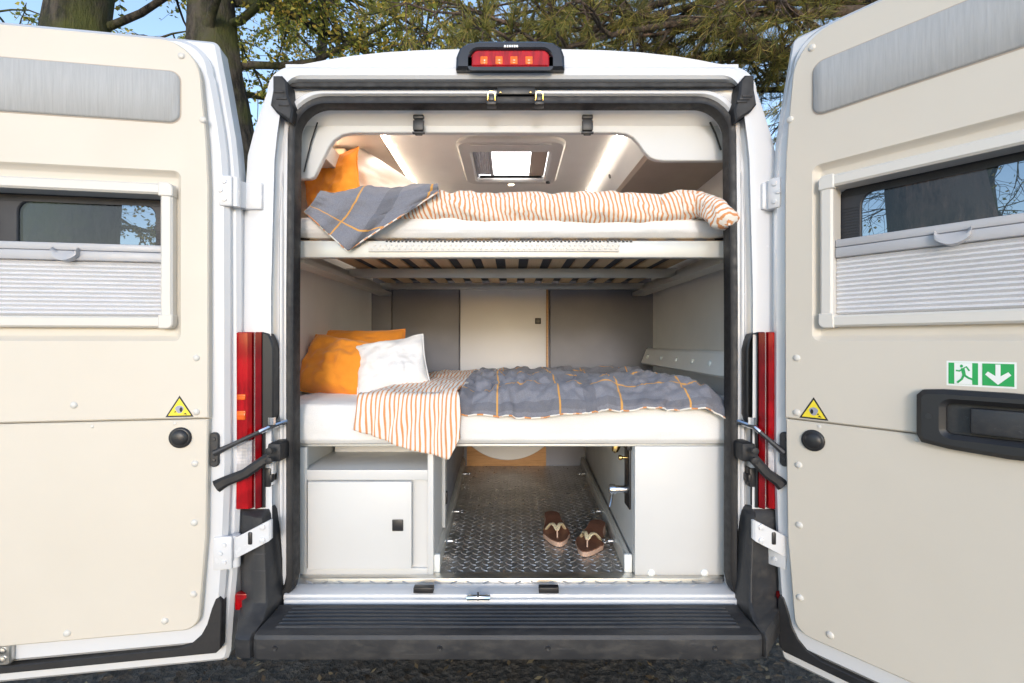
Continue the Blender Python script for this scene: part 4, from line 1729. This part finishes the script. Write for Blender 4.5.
    # hinges
    for zc, lowh in ((1.945, False), (.725, True)):
        mb = MB()
        h = .052 if not lowh else .056
        mb.box(-.006, .036 if not lowh else .054, .085, .101, zc - h, zc + h, .006, M=M)
        H3 = Vector((D.H.x, D.H.y))
        s_ = D.side
        kx, ky = s_ * .950, -.050
        ky = M(-.012, .075, 0).y - .004
        kx = M(-.012, .075, 0).x
        mb.tube([(kx, ky, zc - h * .95), (kx, ky, zc + h * .95)], .014, 12)
        x0_, x1_ = sorted((s_ * .872, s_ * .955))
        dz = 0 if not lowh else .030
        if not lowh:
            mb.box(x0_, x1_, -.013, .004, zc - h * .9, zc + h * .9, .006)
            mb.tube([(kx, ky, zc), (s_ * .93, -.006, zc)], [h * .9, h * .9], 12, ell=(.16, 1), up=(0, -1, 0)) if False else None
            mb.loft([[Vector((kx, ky + .010, zc + q)) for q in (-h * .86, h * .86)] + [Vector((kx, ky - .004, zc + q)) for q in (h * .86, -h * .86)],
                     [Vector((s_ * .925, .002, zc + q)) for q in (-h * .86, h * .86)] + [Vector((s_ * .925, -.013, zc + q)) for q in (h * .86, -h * .86)]], True, 0, True, True)
        else:
            a0, a1 = s_ * .812, s_ * .925
            hb = h * .62
            mb.loft([[Vector((kx, ky + .012, zc + q)) for q in (-h * .6, h * .6)] + [Vector((kx, ky - .008, zc + q)) for q in (h * .6, -h * .6)],
                     [Vector((s_ * .940, -.058, zc + .012 + q)) for q in (-h * .62, h * .62)] + [Vector((s_ * .940, -.072, zc + .012 + q)) for q in (h * .62, -h * .62)]], True, 0, True, True)
            mb.loft([[Vector((s_ * .936, -.055, zc + .018 + q)) for q in (-hb, hb)] + [Vector((s_ * .936, -.066, zc + .018 + q)) for q in (hb, -hb)],
                     [Vector((a1 - s_ * .004, -.060, zc + .022 + q)) for q in (-hb, hb)] + [Vector((a1 - s_ * .004, -.074, zc + .022 + q)) for q in (hb, -hb)],
                     [Vector((a0 + s_ * .006, -.056, zc + .075 + q)) for q in (-hb, hb)] + [Vector((a0 + s_ * .006, -.070, zc + .075 + q)) for q in (hb, -hb)],
                     [Vector((a0, -.054, zc + .077 + q)) for q in (-hb * .9, hb * .9)] + [Vector((a0, -.064, zc + .077 + q)) for q in (hb * .9, -hb * .9)]], True, 0, True, True)
            for q in (-.020, .024):
                mb.lathe([(.010, 0), (.010, .006), (.006, .008)], Vector((s_ * .838, -.070, zc + .064 + q)), (0, -1, 0), 6)
        for q in (-.03, .0, .03) if not lowh else (-.03, .0, .028):
            mb.lathe([(.008, 0), (.007, .004), (.0, .005)], M(.018 + (.012 if q == 0 else 0), .101, zc + q), (D.n.x, D.n.y, 0), 10)
        hg = part(mb, 'hinge', MT['paint'])
    mb = MB()
    mb.box(*sorted((D.side * .872, D.side * .886)), -.0768, -.068, .725 + .030, .725 + .072, .004)
    part(mb, 'hinge_slot', MT['black_plastic'])
    # check straps
    s_ = D.side
    mb = MB()
    zp = 1.075
    mb.plate(rrect(.034, .064, zp - .058, zp + .058, .0149), [], .085, .104, M, .003)
    for q in (-.035, .035):
        mb.lathe([(.007, 0), (.006, .003), (.0, .004)], M(.049, .104, zp + q), (D.n.x, D.n.y, 0), 8)
    a = M(.049, .104, zp - .012)
    b = Vector((s_ * .835, -.030, 1.142))
    mb.tube([a, lerp(a, b, .3), lerp(a, b, .7), b], [.011, .008, .007, .006], 8)
    part(mb, 'check_rod', MT['plastic'])
    mb = MB()
    mb.tube([lerp(a, b, .82), b, b + Vector((-s_ * .035, .05, .012))], .009, 8)
    mb.lathe([(.013, -.012), (.013, .012)], b + Vector((-s_ * .008, .0, .022)), (0, 0, 1), 8)
    part(mb, 'rod_clevis', MT['chrome'])
    mb = MB()
    a = M(.044, .098, .950)
    b = Vector((s_ * .812, -.030, 1.055))
    sh_ = [(-1, -.35), (1, -.35), (1, .35), (-1, .35)]
    mb.tube([a, lerp(a, b, .15), lerp(a, b, .5) + Vector((0, -.012, -.012)), lerp(a, b, .82) + Vector((0, -.006, -.004)), b], [.022, .018, .017, .017, .020], 6, ell=(1, .5))
    mb.box(*sorted((b.x - .026, b.x + .022)), -.045, .04, b.z - .030, b.z + .034, .010)
    mb.lathe([(.012, 0), (.012, .01), (.006, .012)], b + Vector((0, -.045, .016)), (0, -1, 0), 8)
    mb.lathe([(.012, 0), (.012, .01), (.006, .012)], b + Vector((0, -.045, -.016)), (0, -1, 0), 8)
    part(mb, 'check_strap', MT['rubber'])
    if side < 0:
        mb = MB()
        mb.plate(rrect(.63, .672, .425, .492, .010), [], .09, .112, M, .004)
        for q in (.445, .472):
            mb.lathe([(.010, 0), (.009, .004), (.0, .006)], M(.651, .112, q), (D.n.x, D.n.y, 0), 10)
        part(mb, 'bottom_bolt', MT['alu'])
    else:
        # emergency exit sticker
        mb = MB()
        e0, e1, z0, z1 = .463, .592, 1.321, 1.386
        mid = (e0 + e1) / 2
        T = lambda p: (e0 + p[0] * (e1 - e0), z0 + p[1] * (z1 - z0))
        base = .1196

        def shp(pts, lv, mi):
            mb.plate([T(p) for p in pts], [], base, base + .0006 + lv * .0005, M, mi=mi)
        shp([(0, 0), (1, 0), (1, 1), (0, 1)], 0, 0)
        shp([(.03, .07), (.47, .07), (.47, .93), (.03, .93)], 1, 1)
        shp([(.53, .07), (.97, .07), (.97, .93), (.53, .93)], 1, 1)
        shp([(.12, .075), (.385, .075), (.385, .925), (.12, .925)], 2, 0)
        # running figure
        ell = [(.228 + .024 * math.cos(t), .80 + .062 * math.sin(t)) for t in np.linspace(0, 2 * math.pi, 12)[:-1]]
        shp(ell, 3, 1)

        def limb(pts, w, lv=3):
            pv = [Vector((p[0] * 2.0, p[1])) for p in pts]
            Lr, Rr = [], []
            for i, p in enumerate(pv):
                t = (pv[min(i + 1, len(pv) - 1)] - pv[max(i - 1, 0)]).normalized()
                nn = Vector((-t.y, t.x)) * w
                Lr.append(p + nn)
                Rr.append(p - nn)
            shp([(q.x / 2.0, q.y) for q in Rr + Lr[::-1]], lv, 1)
        limb([(.245, .72), (.268, .45)], .055)
        limb([(.245, .68), (.30, .78), (.345, .62)], .028, 3.2)
        limb([(.250, .68), (.195, .60), (.145, .62)], .028, 3.4)
        limb([(.268, .45), (.33, .34), (.43, .25)], .036, 3.6)
        limb([(.262, .45), (.235, .28), (.165, .13)], .036, 3.8)
        # arrow
        shp([(.715, .9), (.785, .9), (.785, .45), (.89, .62), (.93, .50), (.75, .12), (.57, .50), (.61, .62), (.715, .45)], 2, 0)
        part(mb, 'emergency_exit_sticker', [MT['sign_white'], MT['sign_green']], 0)
        # inner door handle in its big black surround
        mb = MB()
        o = [(.405, 1.185), (.415, 1.165), (.47, 1.156), (.58, 1.150), (.70, 1.153), (.735, 1.165), (.745, 1.19), (.745, 1.275), (.735, 1.298), (.71, 1.306), (.58, 1.311), (.46, 1.311), (.418, 1.307), (.405, 1.292)]
        hole = rrect(.465, .690, 1.195, 1.276, .014)
        mb.plate(o, [hole], .112, .152, M, .012)
        hb = part(mb, 'door_handle', MT['black_plastic'], 40)
        mb = MB()
        mb.box(.46, .70, .112, .122, 1.19, 1.28, 0, M=M)
        mb.box(.512, .676, .124, .146, 1.202, 1.268, .006, M=M)
        mb.lathe([(.007, -.002), (.007, .002), (.0, .002)], M(.432, .1525, 1.238), (D.n.x, D.n.y, 0), 10)
        part(mb, 'handle_paddle', MT['plastic'], 40)
    return door


make_door(-1)
make_door(1)
# ------------------------------------------------------------------ trees


class Builder:
    def __init__(s, seed):
        s.rg = random.Random(seed)
        s.v, s.f = [], []
        s.lv, s.lf = [], []

    def tube(s, pts, rs, seg):
        base = len(s.v)
        nrm = None
        for i, p in enumerate(pts):
            t = (pts[min(i + 1, len(pts) - 1)] - pts[max(i - 1, 0)])
            t = t.normalized() if t.length > 1e-9 else Vector((0, 0, 1))
            if nrm is None:
                nrm = t.orthogonal().normalized()
            nrm = nrm - t * nrm.dot(t)
            nrm = nrm.normalized() if nrm.length > 1e-6 else t.orthogonal().normalized()
            b = t.cross(nrm)
            for k in range(seg):
                a = 2 * math.pi * k / seg
                r = rs[i]
                if seg >= 10:
                    r *= 1 + .10 * fbm(math.cos(a) * 1.2 + i * .13, math.sin(a) * 1.2, p.z * .7) + .05 * math.sin(a * 5 + p.z)
                s.v.append(p + (nrm * math.cos(a) + b * math.sin(a)) * r)
        for i in range(len(pts) - 1):
            for k in range(seg):
                l = (k + 1) % seg
                s.f.append((base + i * seg + k, base + i * seg + l, base + (i + 1) * seg + l, base + (i + 1) * seg + k))

    def path(s, p, d, L, n, wander, droop):
        pts = [p.copy()]
        d = d.normalized()
        for i in range(n):
            d = (d + Vector((s.rg.gauss(0, wander), s.rg.gauss(0, wander), s.rg.gauss(0, wander) - droop))).normalized()
            pts.append(pts[-1] + d * L / n)
        return pts

    def leaf(s, p, size):
        rg = s.rg
        a = Vector((rg.gauss(0, 1), rg.gauss(0, 1), rg.gauss(0, .7) - .3)).normalized()
        b = a.orthogonal().normalized()
        b = (b * math.cos(rg.random() * 6.3) + a.cross(b) * math.sin(rg.random() * 6.3)).normalized()
        k = len(s.lv)
        n_ = a.cross(b) * size * .15
        s.lv += [p, p + a * size * .5 + b * size * .34 + n_, p + a * size, p + a * size * .5 - b * size * .34 + n_]
        s.lf.append((k, k + 1, k + 2, k + 3))

    def tuft(s, p, d, size, n):
        rg = s.rg
        for _ in range(n):
            a = (d * .9 + Vector((rg.gauss(0, .55), rg.gauss(0, .55), rg.gauss(0, .55)))).normalized()
            b = a.orthogonal().normalized() * .0036
            k = len(s.lv)
            L = size * rg.uniform(.7, 1.15)
            q = p + d * rg.uniform(-.03, .03)
            e = q + a * L
            s.lv += [q - b, q + b, e + b * .5, e - b * .5]
            s.lf.append((k, k + 1, k + 2, k + 3))

    def finish(s, name, loc, bark_m, leaf_m, label, group=None):
        root = empty(name, loc)
        tag(root, label, 'tree', group)
        for nm, v, f, m in (('trunk', s.v, s.f, bark_m), ('crown', s.lv, s.lf, leaf_m)):
            me = bpy.data.meshes.new(nm)
            me.from_pydata([tuple(q - Vector(loc)) for q in v], [], f)
            me.materials.append(m)
            if nm == 'trunk':
                me.polygons.foreach_set('use_smooth', [True] * len(f))
            o = bpy.data.objects.new(nm, me)
            COL.objects.link(o)
            o.parent = root
        return root


def interp_path(pts, t):
    k = t * (len(pts) - 1)
    i = min(int(k), len(pts) - 2)
    return pts[i].lerp(pts[i + 1], k - i), (pts[i + 1] - pts[i]).normalized()


def broadleaf(loc, trunk, r0, seed, label, limbs, name='broadleaf_tree', leafsize=.075, per=12, nsub=7, ntwig=6, group=None, hang=.12):
    B = Builder(seed)
    rg = B.rg
    tp = [Vector(p) for p in trunk]
    # flared foot
    fine = []
    for i in range(len(tp) - 1):
        for k in range(4):
            fine.append(tp[i].lerp(tp[i + 1], k / 4))
    fine.append(tp[-1])
    n = len(fine)
    rs = [r0 * (1 - .72 * i / (n - 1)) * (1 + .45 * math.exp(-i * .9)) for i in range(n)]
    B.tube(fine, rs, 16)
    for (t, d, L, r) in limbs:
        p, _ = interp_path(tp, t)
        lp = B.path(p, Vector(d), L, 9, .13, .0)
        B.tube(lp, [r * (1 - .85 * i / 9) for i in range(10)], 8)
        for k in range(nsub):
            q, g = interp_path(lp, rg.uniform(.22, 1.0))
            dd = (g * .5 + Vector((rg.gauss(0, .7), rg.gauss(0, .7), rg.gauss(.0, .6)))).normalized()
            sl_ = L * rg.uniform(.22, .42)
            sp_ = B.path(q, dd, sl_, 6, .2, hang * .5)
            B.tube(sp_, [r * .28 * (1 - .8 * i / 6) + .003 for i in range(7)], 5)
            for m in range(ntwig):
                q2, g2 = interp_path(sp_, rg.uniform(.2, 1.0))
                d2 = (g2 * .5 + Vector((rg.gauss(0, .8), rg.gauss(0, .8), rg.gauss(-.2, .6)))).normalized()
                tl_ = rg.uniform(.35, .9)
                tw = B.path(q2, d2, tl_, 5, .22, hang)
                B.tube(tw, [.006 * (1 - .7 * i / 5) for i in range(6)], 3)
                for _ in range(per):
                    q3, g3 = interp_path(tw, rg.uniform(.1, 1.0))
                    B.leaf(q3 + Vector((rg.gauss(0, .03), rg.gauss(0, .03), rg.gauss(0, .03))), leafsize * rg.uniform(.6, 1.2))
    return B.finish(name, loc, MT['bark_moss'], MT['leaf'], label, group)


def pine(loc, trunk, r0, seed, label, limbs, nsub=9, ntwig=7, ntuft=5, nn=13, group=None, size=.12):
    B = Builder(seed)
    rg = B.rg
    tp = [Vector(p) for p in trunk]
    fine = []
    for i in range(len(tp) - 1):
        for k in range(4):
            fine.append(tp[i].lerp(tp[i + 1], k / 4))
    fine.append(tp[-1])
    n = len(fine)
    B.tube(fine, [r0 * (1 - .75 * i / (n - 1)) * (1 + .35 * math.exp(-i * .9)) for i in range(n)], 16)
    for (t, d, L, r) in limbs:
        p, _ = interp_path(tp, t)
        lp = B.path(p, Vector(d), L, 10, .09, .0)
        B.tube(lp, [r * (1 - .8 * i / 10) for i in range(11)], 10)
        for k in range(nsub):
            q, g = interp_path(lp, rg.uniform(.18, 1.0))
            dd = (g * .55 + Vector((rg.gauss(0, .65), rg.gauss(0, .65), rg.gauss(.05, .45)))).normalized()
            sl_ = L * rg.uniform(.18, .38)
            sp_ = B.path(q, dd, sl_, 6, .16, .04)
            B.tube(sp_, [r * .22 * (1 - .75 * i / 6) + .004 for i in range(7)], 5)
            for m in range(ntwig):
                q2, g2 = interp_path(sp_, rg.uniform(.25, 1.0))
                d2 = (g2 * .6 + Vector((rg.gauss(0, .65), rg.gauss(0, .65), rg.gauss(-.1, .55)))).normalized()
                tw = B.path(q2, d2, rg.uniform(.25, .6), 4, .2, .05)
                B.tube(tw, [.006 * (1 - .6 * i / 4) for i in range(5)], 3)
                for _ in range(ntuft):
                    q3, g3 = interp_path(tw, rg.uniform(.35, 1.0))
                    B.tuft(q3, g3, size, nn)
    return B.finish('pine_tree', loc, MT['bark_pine'], MT['needle'], label, group)


rl = random.Random(5)


def ring(n, t0, t1, L0, L1, r, up=(.0, .5), az0=0, az1=360):
    out = []
    for i in range(n):
        a = R(lerp(az0, az1, (i + rl.random() * .8) / n))
        e = rl.uniform(*up)
        t = rl.uniform(t0, t1)
        out.append((t, (math.cos(a), math.sin(a), e), rl.uniform(L0, L1), r * rl.uniform(.6, 1.1)))
    return out


# trunks (x, y): direction of px 78 and px 205 in the picture, the pine stands where the right door's window looks
broadleaf((-5.35, 4.1, 0), [(-5.35, 4.1, -.1), (-5.4, 4.1, 1.5), (-5.3, 4.15, 3.2), (-5.35, 4.2, 5.0), (-5.2, 4.3, 7.0), (-5.0, 4.4, 9.0)], .60, 11,
          'thick mossy trunk of the broadleaf tree furthest left, above the left door', ring(10, .55, 1.0, 2.0, 3.6, .09) + [(.62, (.8, .2, .3), 3.6, .05)], per=20)
broadleaf((-3.15, 3.75, 0), [(-3.15, 3.75, -.1), (-3.2, 3.8, 1.5), (-3.3, 3.85, 3.2), (-3.45, 3.9, 4.6), (-3.55, 3.95, 6.2), (-3.7, 4.1, 8.6)], .50, 23,
          'leaning mossy trunk with yellow green leaves left of the van roof', ring(6, .55, 1.0, 2.0, 3.2, .07) + [(.60, (.75, .15, .10), 3.4, .05), (.66, (.9, -.25, .22), 3.2, .05), (.70, (.8, .5, .15), 3.6, .06), (.75, (.9, .1, .05), 3.0, .05), (.8, (.85, .4, -.05), 3.2, .05), (.62, (.35, -.9, .5), 1.6, .06)], per=22, nsub=10, hang=.22, leafsize=.062)
broadleaf((-4.6, 9.5, 0), [(-4.6, 9.5, -.1), (-4.6, 9.5, 2.5), (-4.4, 9.6, 5.0), (-4.5, 9.6, 8.0), (-4.3, 9.7, 11.0)], .26, 31,
          'slender broadleaf tree standing well behind the left side of the van', ring(18, .35, 1.0, 2.4, 4.0, .05), per=17, leafsize=.085)
broadleaf((-.6, 10.5, 0), [(-.6, 10.5, -.1), (-.5, 10.5, 2.5), (-.7, 10.6, 5.0), (-.6, 10.6, 8.0), (-.7, 10.7, 11.0)], .26, 37,
          'broadleaf tree behind the middle of the van roof', ring(18, .35, 1.0, 2.4, 4.0, .05), per=17, leafsize=.085)
broadleaf((-9.6, 8.5, 0), [(-9.6, 8.5, -.1), (-9.5, 8.5, 2.0), (-9.7, 8.6, 5.0), (-9.5, 8.6, 8.0)], .30, 41,
          'bushy broadleaf tree far out to the left', ring(16, .15, 1.0, 2.2, 3.6, .07), per=10, leafsize=.09)
pine((4.35, 3.0, 0), [(4.45, 3.0, -.1), (4.40, 3.0, 1.2), (4.12, 3.0, 2.6), (4.05, 3.1, 4.0), (4.0, 3.1, 5.4), (3.9, 3.2, 7.0), (3.9, 3.2, 9.5)], .52, 51,
     'large pine with a heavy horizontal limb reaching over the van roof from the right',
     [(.505, (-1, .12, .06), 3.6, .11), (.50, (-.7, -.25, .02), 2.2, .05), (.52, (-.75, .5, -.02), 2.6, .05)] + ring(10, .62, 1.0, 2.6, 4.0, .07, (-.1, .35)) + [(.56, (-.85, .5, .18), 4.2, .07), (.58, (-.95, -.1, .15), 4.2, .06), (.60, (-.9, .25, .24), 4.8, .06), (.64, (-.98, .1, .1), 5.0, .06), (.68, (-.9, .4, .05), 5.0, .06), (.62, (-.9, .6, .12), 4.4, .05), (.60, (-.95, .0, .30), 4.6, .05), (.63, (-.8, .5, .28), 4.6, .05)], nsub=14, ntwig=9, ntuft=5)
pine((1.6, 9.0, 0), [(1.6, 9.0, -.1), (1.65, 9.0, 3), (1.6, 9.1, 6), (1.7, 9.1, 9), (1.6, 9.1, 12)], .24, 61,
     'tall slim pine behind the van, right of the brake light', ring(18, .38, 1.0, 2.0, 3.6, .05, (-.15, .3)), nsub=11, ntwig=7, ntuft=5, nn=13, size=.15)
broadleaf((9.2, 7.4, 0), [(9.2, 7.4, -.1), (9.2, 7.4, 2.0), (9.1, 7.5, 4.5), (9.3, 7.5, 7.5)], .18, 71,
          'bare twiggy tree out to the right beyond the large pine', ring(14, .25, 1.0, 2.0, 3.4, .05, (.1, .8)), per=1, leafsize=.07, name='bare_tree')

# ------------------------------------------------------------------ ground
mb = MB()
N = 60
ext = 400.0


def gw(u):
    a = 2 * u - 1
    return math.copysign(abs(a) ** 3, a) * ext


mb.grid(lambda u, v: (Vector((gw(u), gw(v), .03 * fbm(gw(u) * .2, gw(v) * .2) if abs(gw(u)) < 40 and abs(gw(v)) < 40 else 0)), (gw(u), gw(v))), N, N)
t = NT('leaf_litter_ground')
n1 = t.noise(.6, 6, .6)
n2 = t.noise(38, 4, .7)
vo = t.add('ShaderNodeTexVoronoi')
vo.inputs['Scale'].default_value = 24
t.link(t.coord(), vo.inputs['Vector'])
c = t.ramp(n2, [(0.25, (0.015, 0.014, 0.014)), (0.5, (0.06, 0.055, 0.05)), (0.74, (0.20, 0.165, 0.12))])
c2 = t.ramp(vo.outputs['Color'], [(0.0, (0.13, 0.085, 0.05)), (0.4, (0.035, 0.032, 0.03)), (0.8, (0.11, 0.10, 0.09))])
c = t.mix(t.ramp(n1, [(.4, (.2, .2, .2)), (.6, (.7, .7, .7))]), c, c2)
sp = t.add('ShaderNodeSeparateXYZ')
t.link(t.coord(), sp.inputs[0])
edge = t.math('ADD', t.math('ADD', t.math('MULTIPLY', sp.outputs[1], -1.0), -1.6), t.math('MULTIPLY', n1, 1.6))
gm = t.ramp(edge, [(0.0, (0, 0, 0)), (1.0, (1, 1, 1))])
n3 = t.noise(60, 3, .6)
bounce_gravel = t.ramp(n3, [(0.3, (0.40, 0.375, 0.34)), (0.7, (0.66, 0.63, 0.58))])  # pale ground out of view, added to bounce light into the van
c = t.mix(gm, c, bounce_gravel)
t.set(Base_Color=c, Roughness=0.95)
t.set(Normal=t.bump(n2, .7, .03, t.bump(vo.outputs['Distance'], .5, .03)))
g = mb.build('ground', t.m, None, smooth=180)
tag(g, kind='structure')

# loose litter under the van tail
rg = random.Random(8)
mb = MB()
for _ in range(2600):
    x, y = rg.uniform(-2.2, 1.6), rg.uniform(-.25, 2.2)
    s_ = rg.uniform(.008, .022)
    a = rg.uniform(0, 6.3)
    z = .012 + rg.uniform(0, .02) + .03 * fbm(x * .2, y * .2)
    d = Vector((math.cos(a), math.sin(a), rg.uniform(-.3, .3))) * s_
    e = Vector((-math.sin(a), math.cos(a), rg.uniform(-.3, .3))) * s_ * .5
    c = Vector((x, y, z))
    mb.f([mb.v(c - d), mb.v(c + e), mb.v(c + d), mb.v(c - e)])
o = mb.build('leaf_litter', leaf('dry_leaf_litter', [(0, (.05, .035, .025)), (.5, (.12, .085, .05)), (.85, (.22, .17, .10)), (1, (.34, .28, .17))], .1), None, recalc=False)
tag(o, kind='stuff')

# far belt of trees closing the horizon behind the van: one uncountable mass
rw = random.Random(77)
wv, wf = [], []
for k in range(260):
    az = R(rw.uniform(-105, 105))
    dist = rw.uniform(38, 62)
    bx_, by_ = math.sin(az) * dist, math.cos(az) * dist
    hh = rw.uniform(4.5, 9.5)
    rr_ = rw.uniform(2.2, 4.2)
    for _ in range(95):
        p = Vector((rw.gauss(0, .5), rw.gauss(0, .5), rw.uniform(0, 1)))
        q = Vector((bx_ + p.x * rr_ * (1.1 - .6 * p.z), by_ + p.y * rr_ * (1.1 - .6 * p.z), .2 + p.z * hh))
        a = Vector((rw.gauss(0, 1), rw.gauss(0, 1), rw.gauss(0, 1))).normalized() * rw.uniform(.25, .6)
        b = a.orthogonal() * rw.uniform(.6, 1)
        n_ = len(wv)
        wv += [q - a, q + b * .7, q + a, q - b * .7]
        wf.append((n_, n_ + 1, n_ + 2, n_ + 3))
me = bpy.data.meshes.new('far_woodland')
me.from_pydata([tuple(q) for q in wv], [], wf)
me.materials.append(leaf('far_foliage', [(0, (.05, .065, .02)), (.5, (.10, .12, .035)), (1, (.20, .18, .06))], .2))
o = bpy.data.objects.new('far_woodland', me)
COL.objects.link(o)
tag(o, kind='stuff')

# ------------------------------------------------------------------ light, sky, camera
AZ, EL = R(SUN_AZ), R(SUN_EL)
to_sun = Vector((math.sin(AZ) * math.cos(EL), -math.cos(AZ) * math.cos(EL), math.sin(EL)))
sun = bpy.data.lights.new('sun', 'SUN')
sun.energy = SUN_E
sun.angle = R(SUN_ANG)
sun.color = (1.0, .99, .975)
so = bpy.data.objects.new('sun', sun)
COL.objects.link(so)
so.rotation_euler = (-to_sun).to_track_quat('-Z', 'Y').to_euler()
so.location = to_sun * 30

w = bpy.data.worlds.new('World')
S.world = w
w.use_nodes = True
nt = w.node_tree
sky = nt.nodes.new('ShaderNodeTexSky')
sky.sky_type = 'NISHITA'
sky.sun_disc = False
sky.sun_elevation = EL
sky.sun_rotation = math.pi - AZ
sky.air_density = 1.0
sky.dust_density = DUST
sky.ozone_density = 1.0
bg = nt.nodes['Background']
bg.inputs['Strength'].default_value = SKY_S
nt.links.new(sky.outputs[0], bg.inputs[0])

cam = bpy.data.cameras.new('camera')
cam.sensor_width = 36
cam.lens = 36 * F / 1024
cam.clip_start = .02
cam.clip_end = 2000
co = bpy.data.objects.new('camera', cam)
COL.objects.link(co)
co.location = (0, CY, CZ)
co.rotation_euler = (R(90), 0, 0)
S.camera = co

S.render.engine = 'CYCLES'
S.cycles.use_denoising = True
S.cycles.max_bounces = 10
S.cycles.diffuse_bounces = 6
S.cycles.transparent_max_bounces = 12
S.cycles.caustics_reflective = False
S.cycles.caustics_refractive = False
S.cycles.sample_clamp_indirect = 6
S.view_settings.view_transform = 'Standard'
S.view_settings.look = 'None'
S.view_settings.exposure = EXPO
S.view_settings.gamma = 1
S.view_settings.use_curve_mapping = False
S.view_settings.use_white_balance = True
S.view_settings.white_balance_temperature = WB
S.view_settings.white_balance_tint = 13
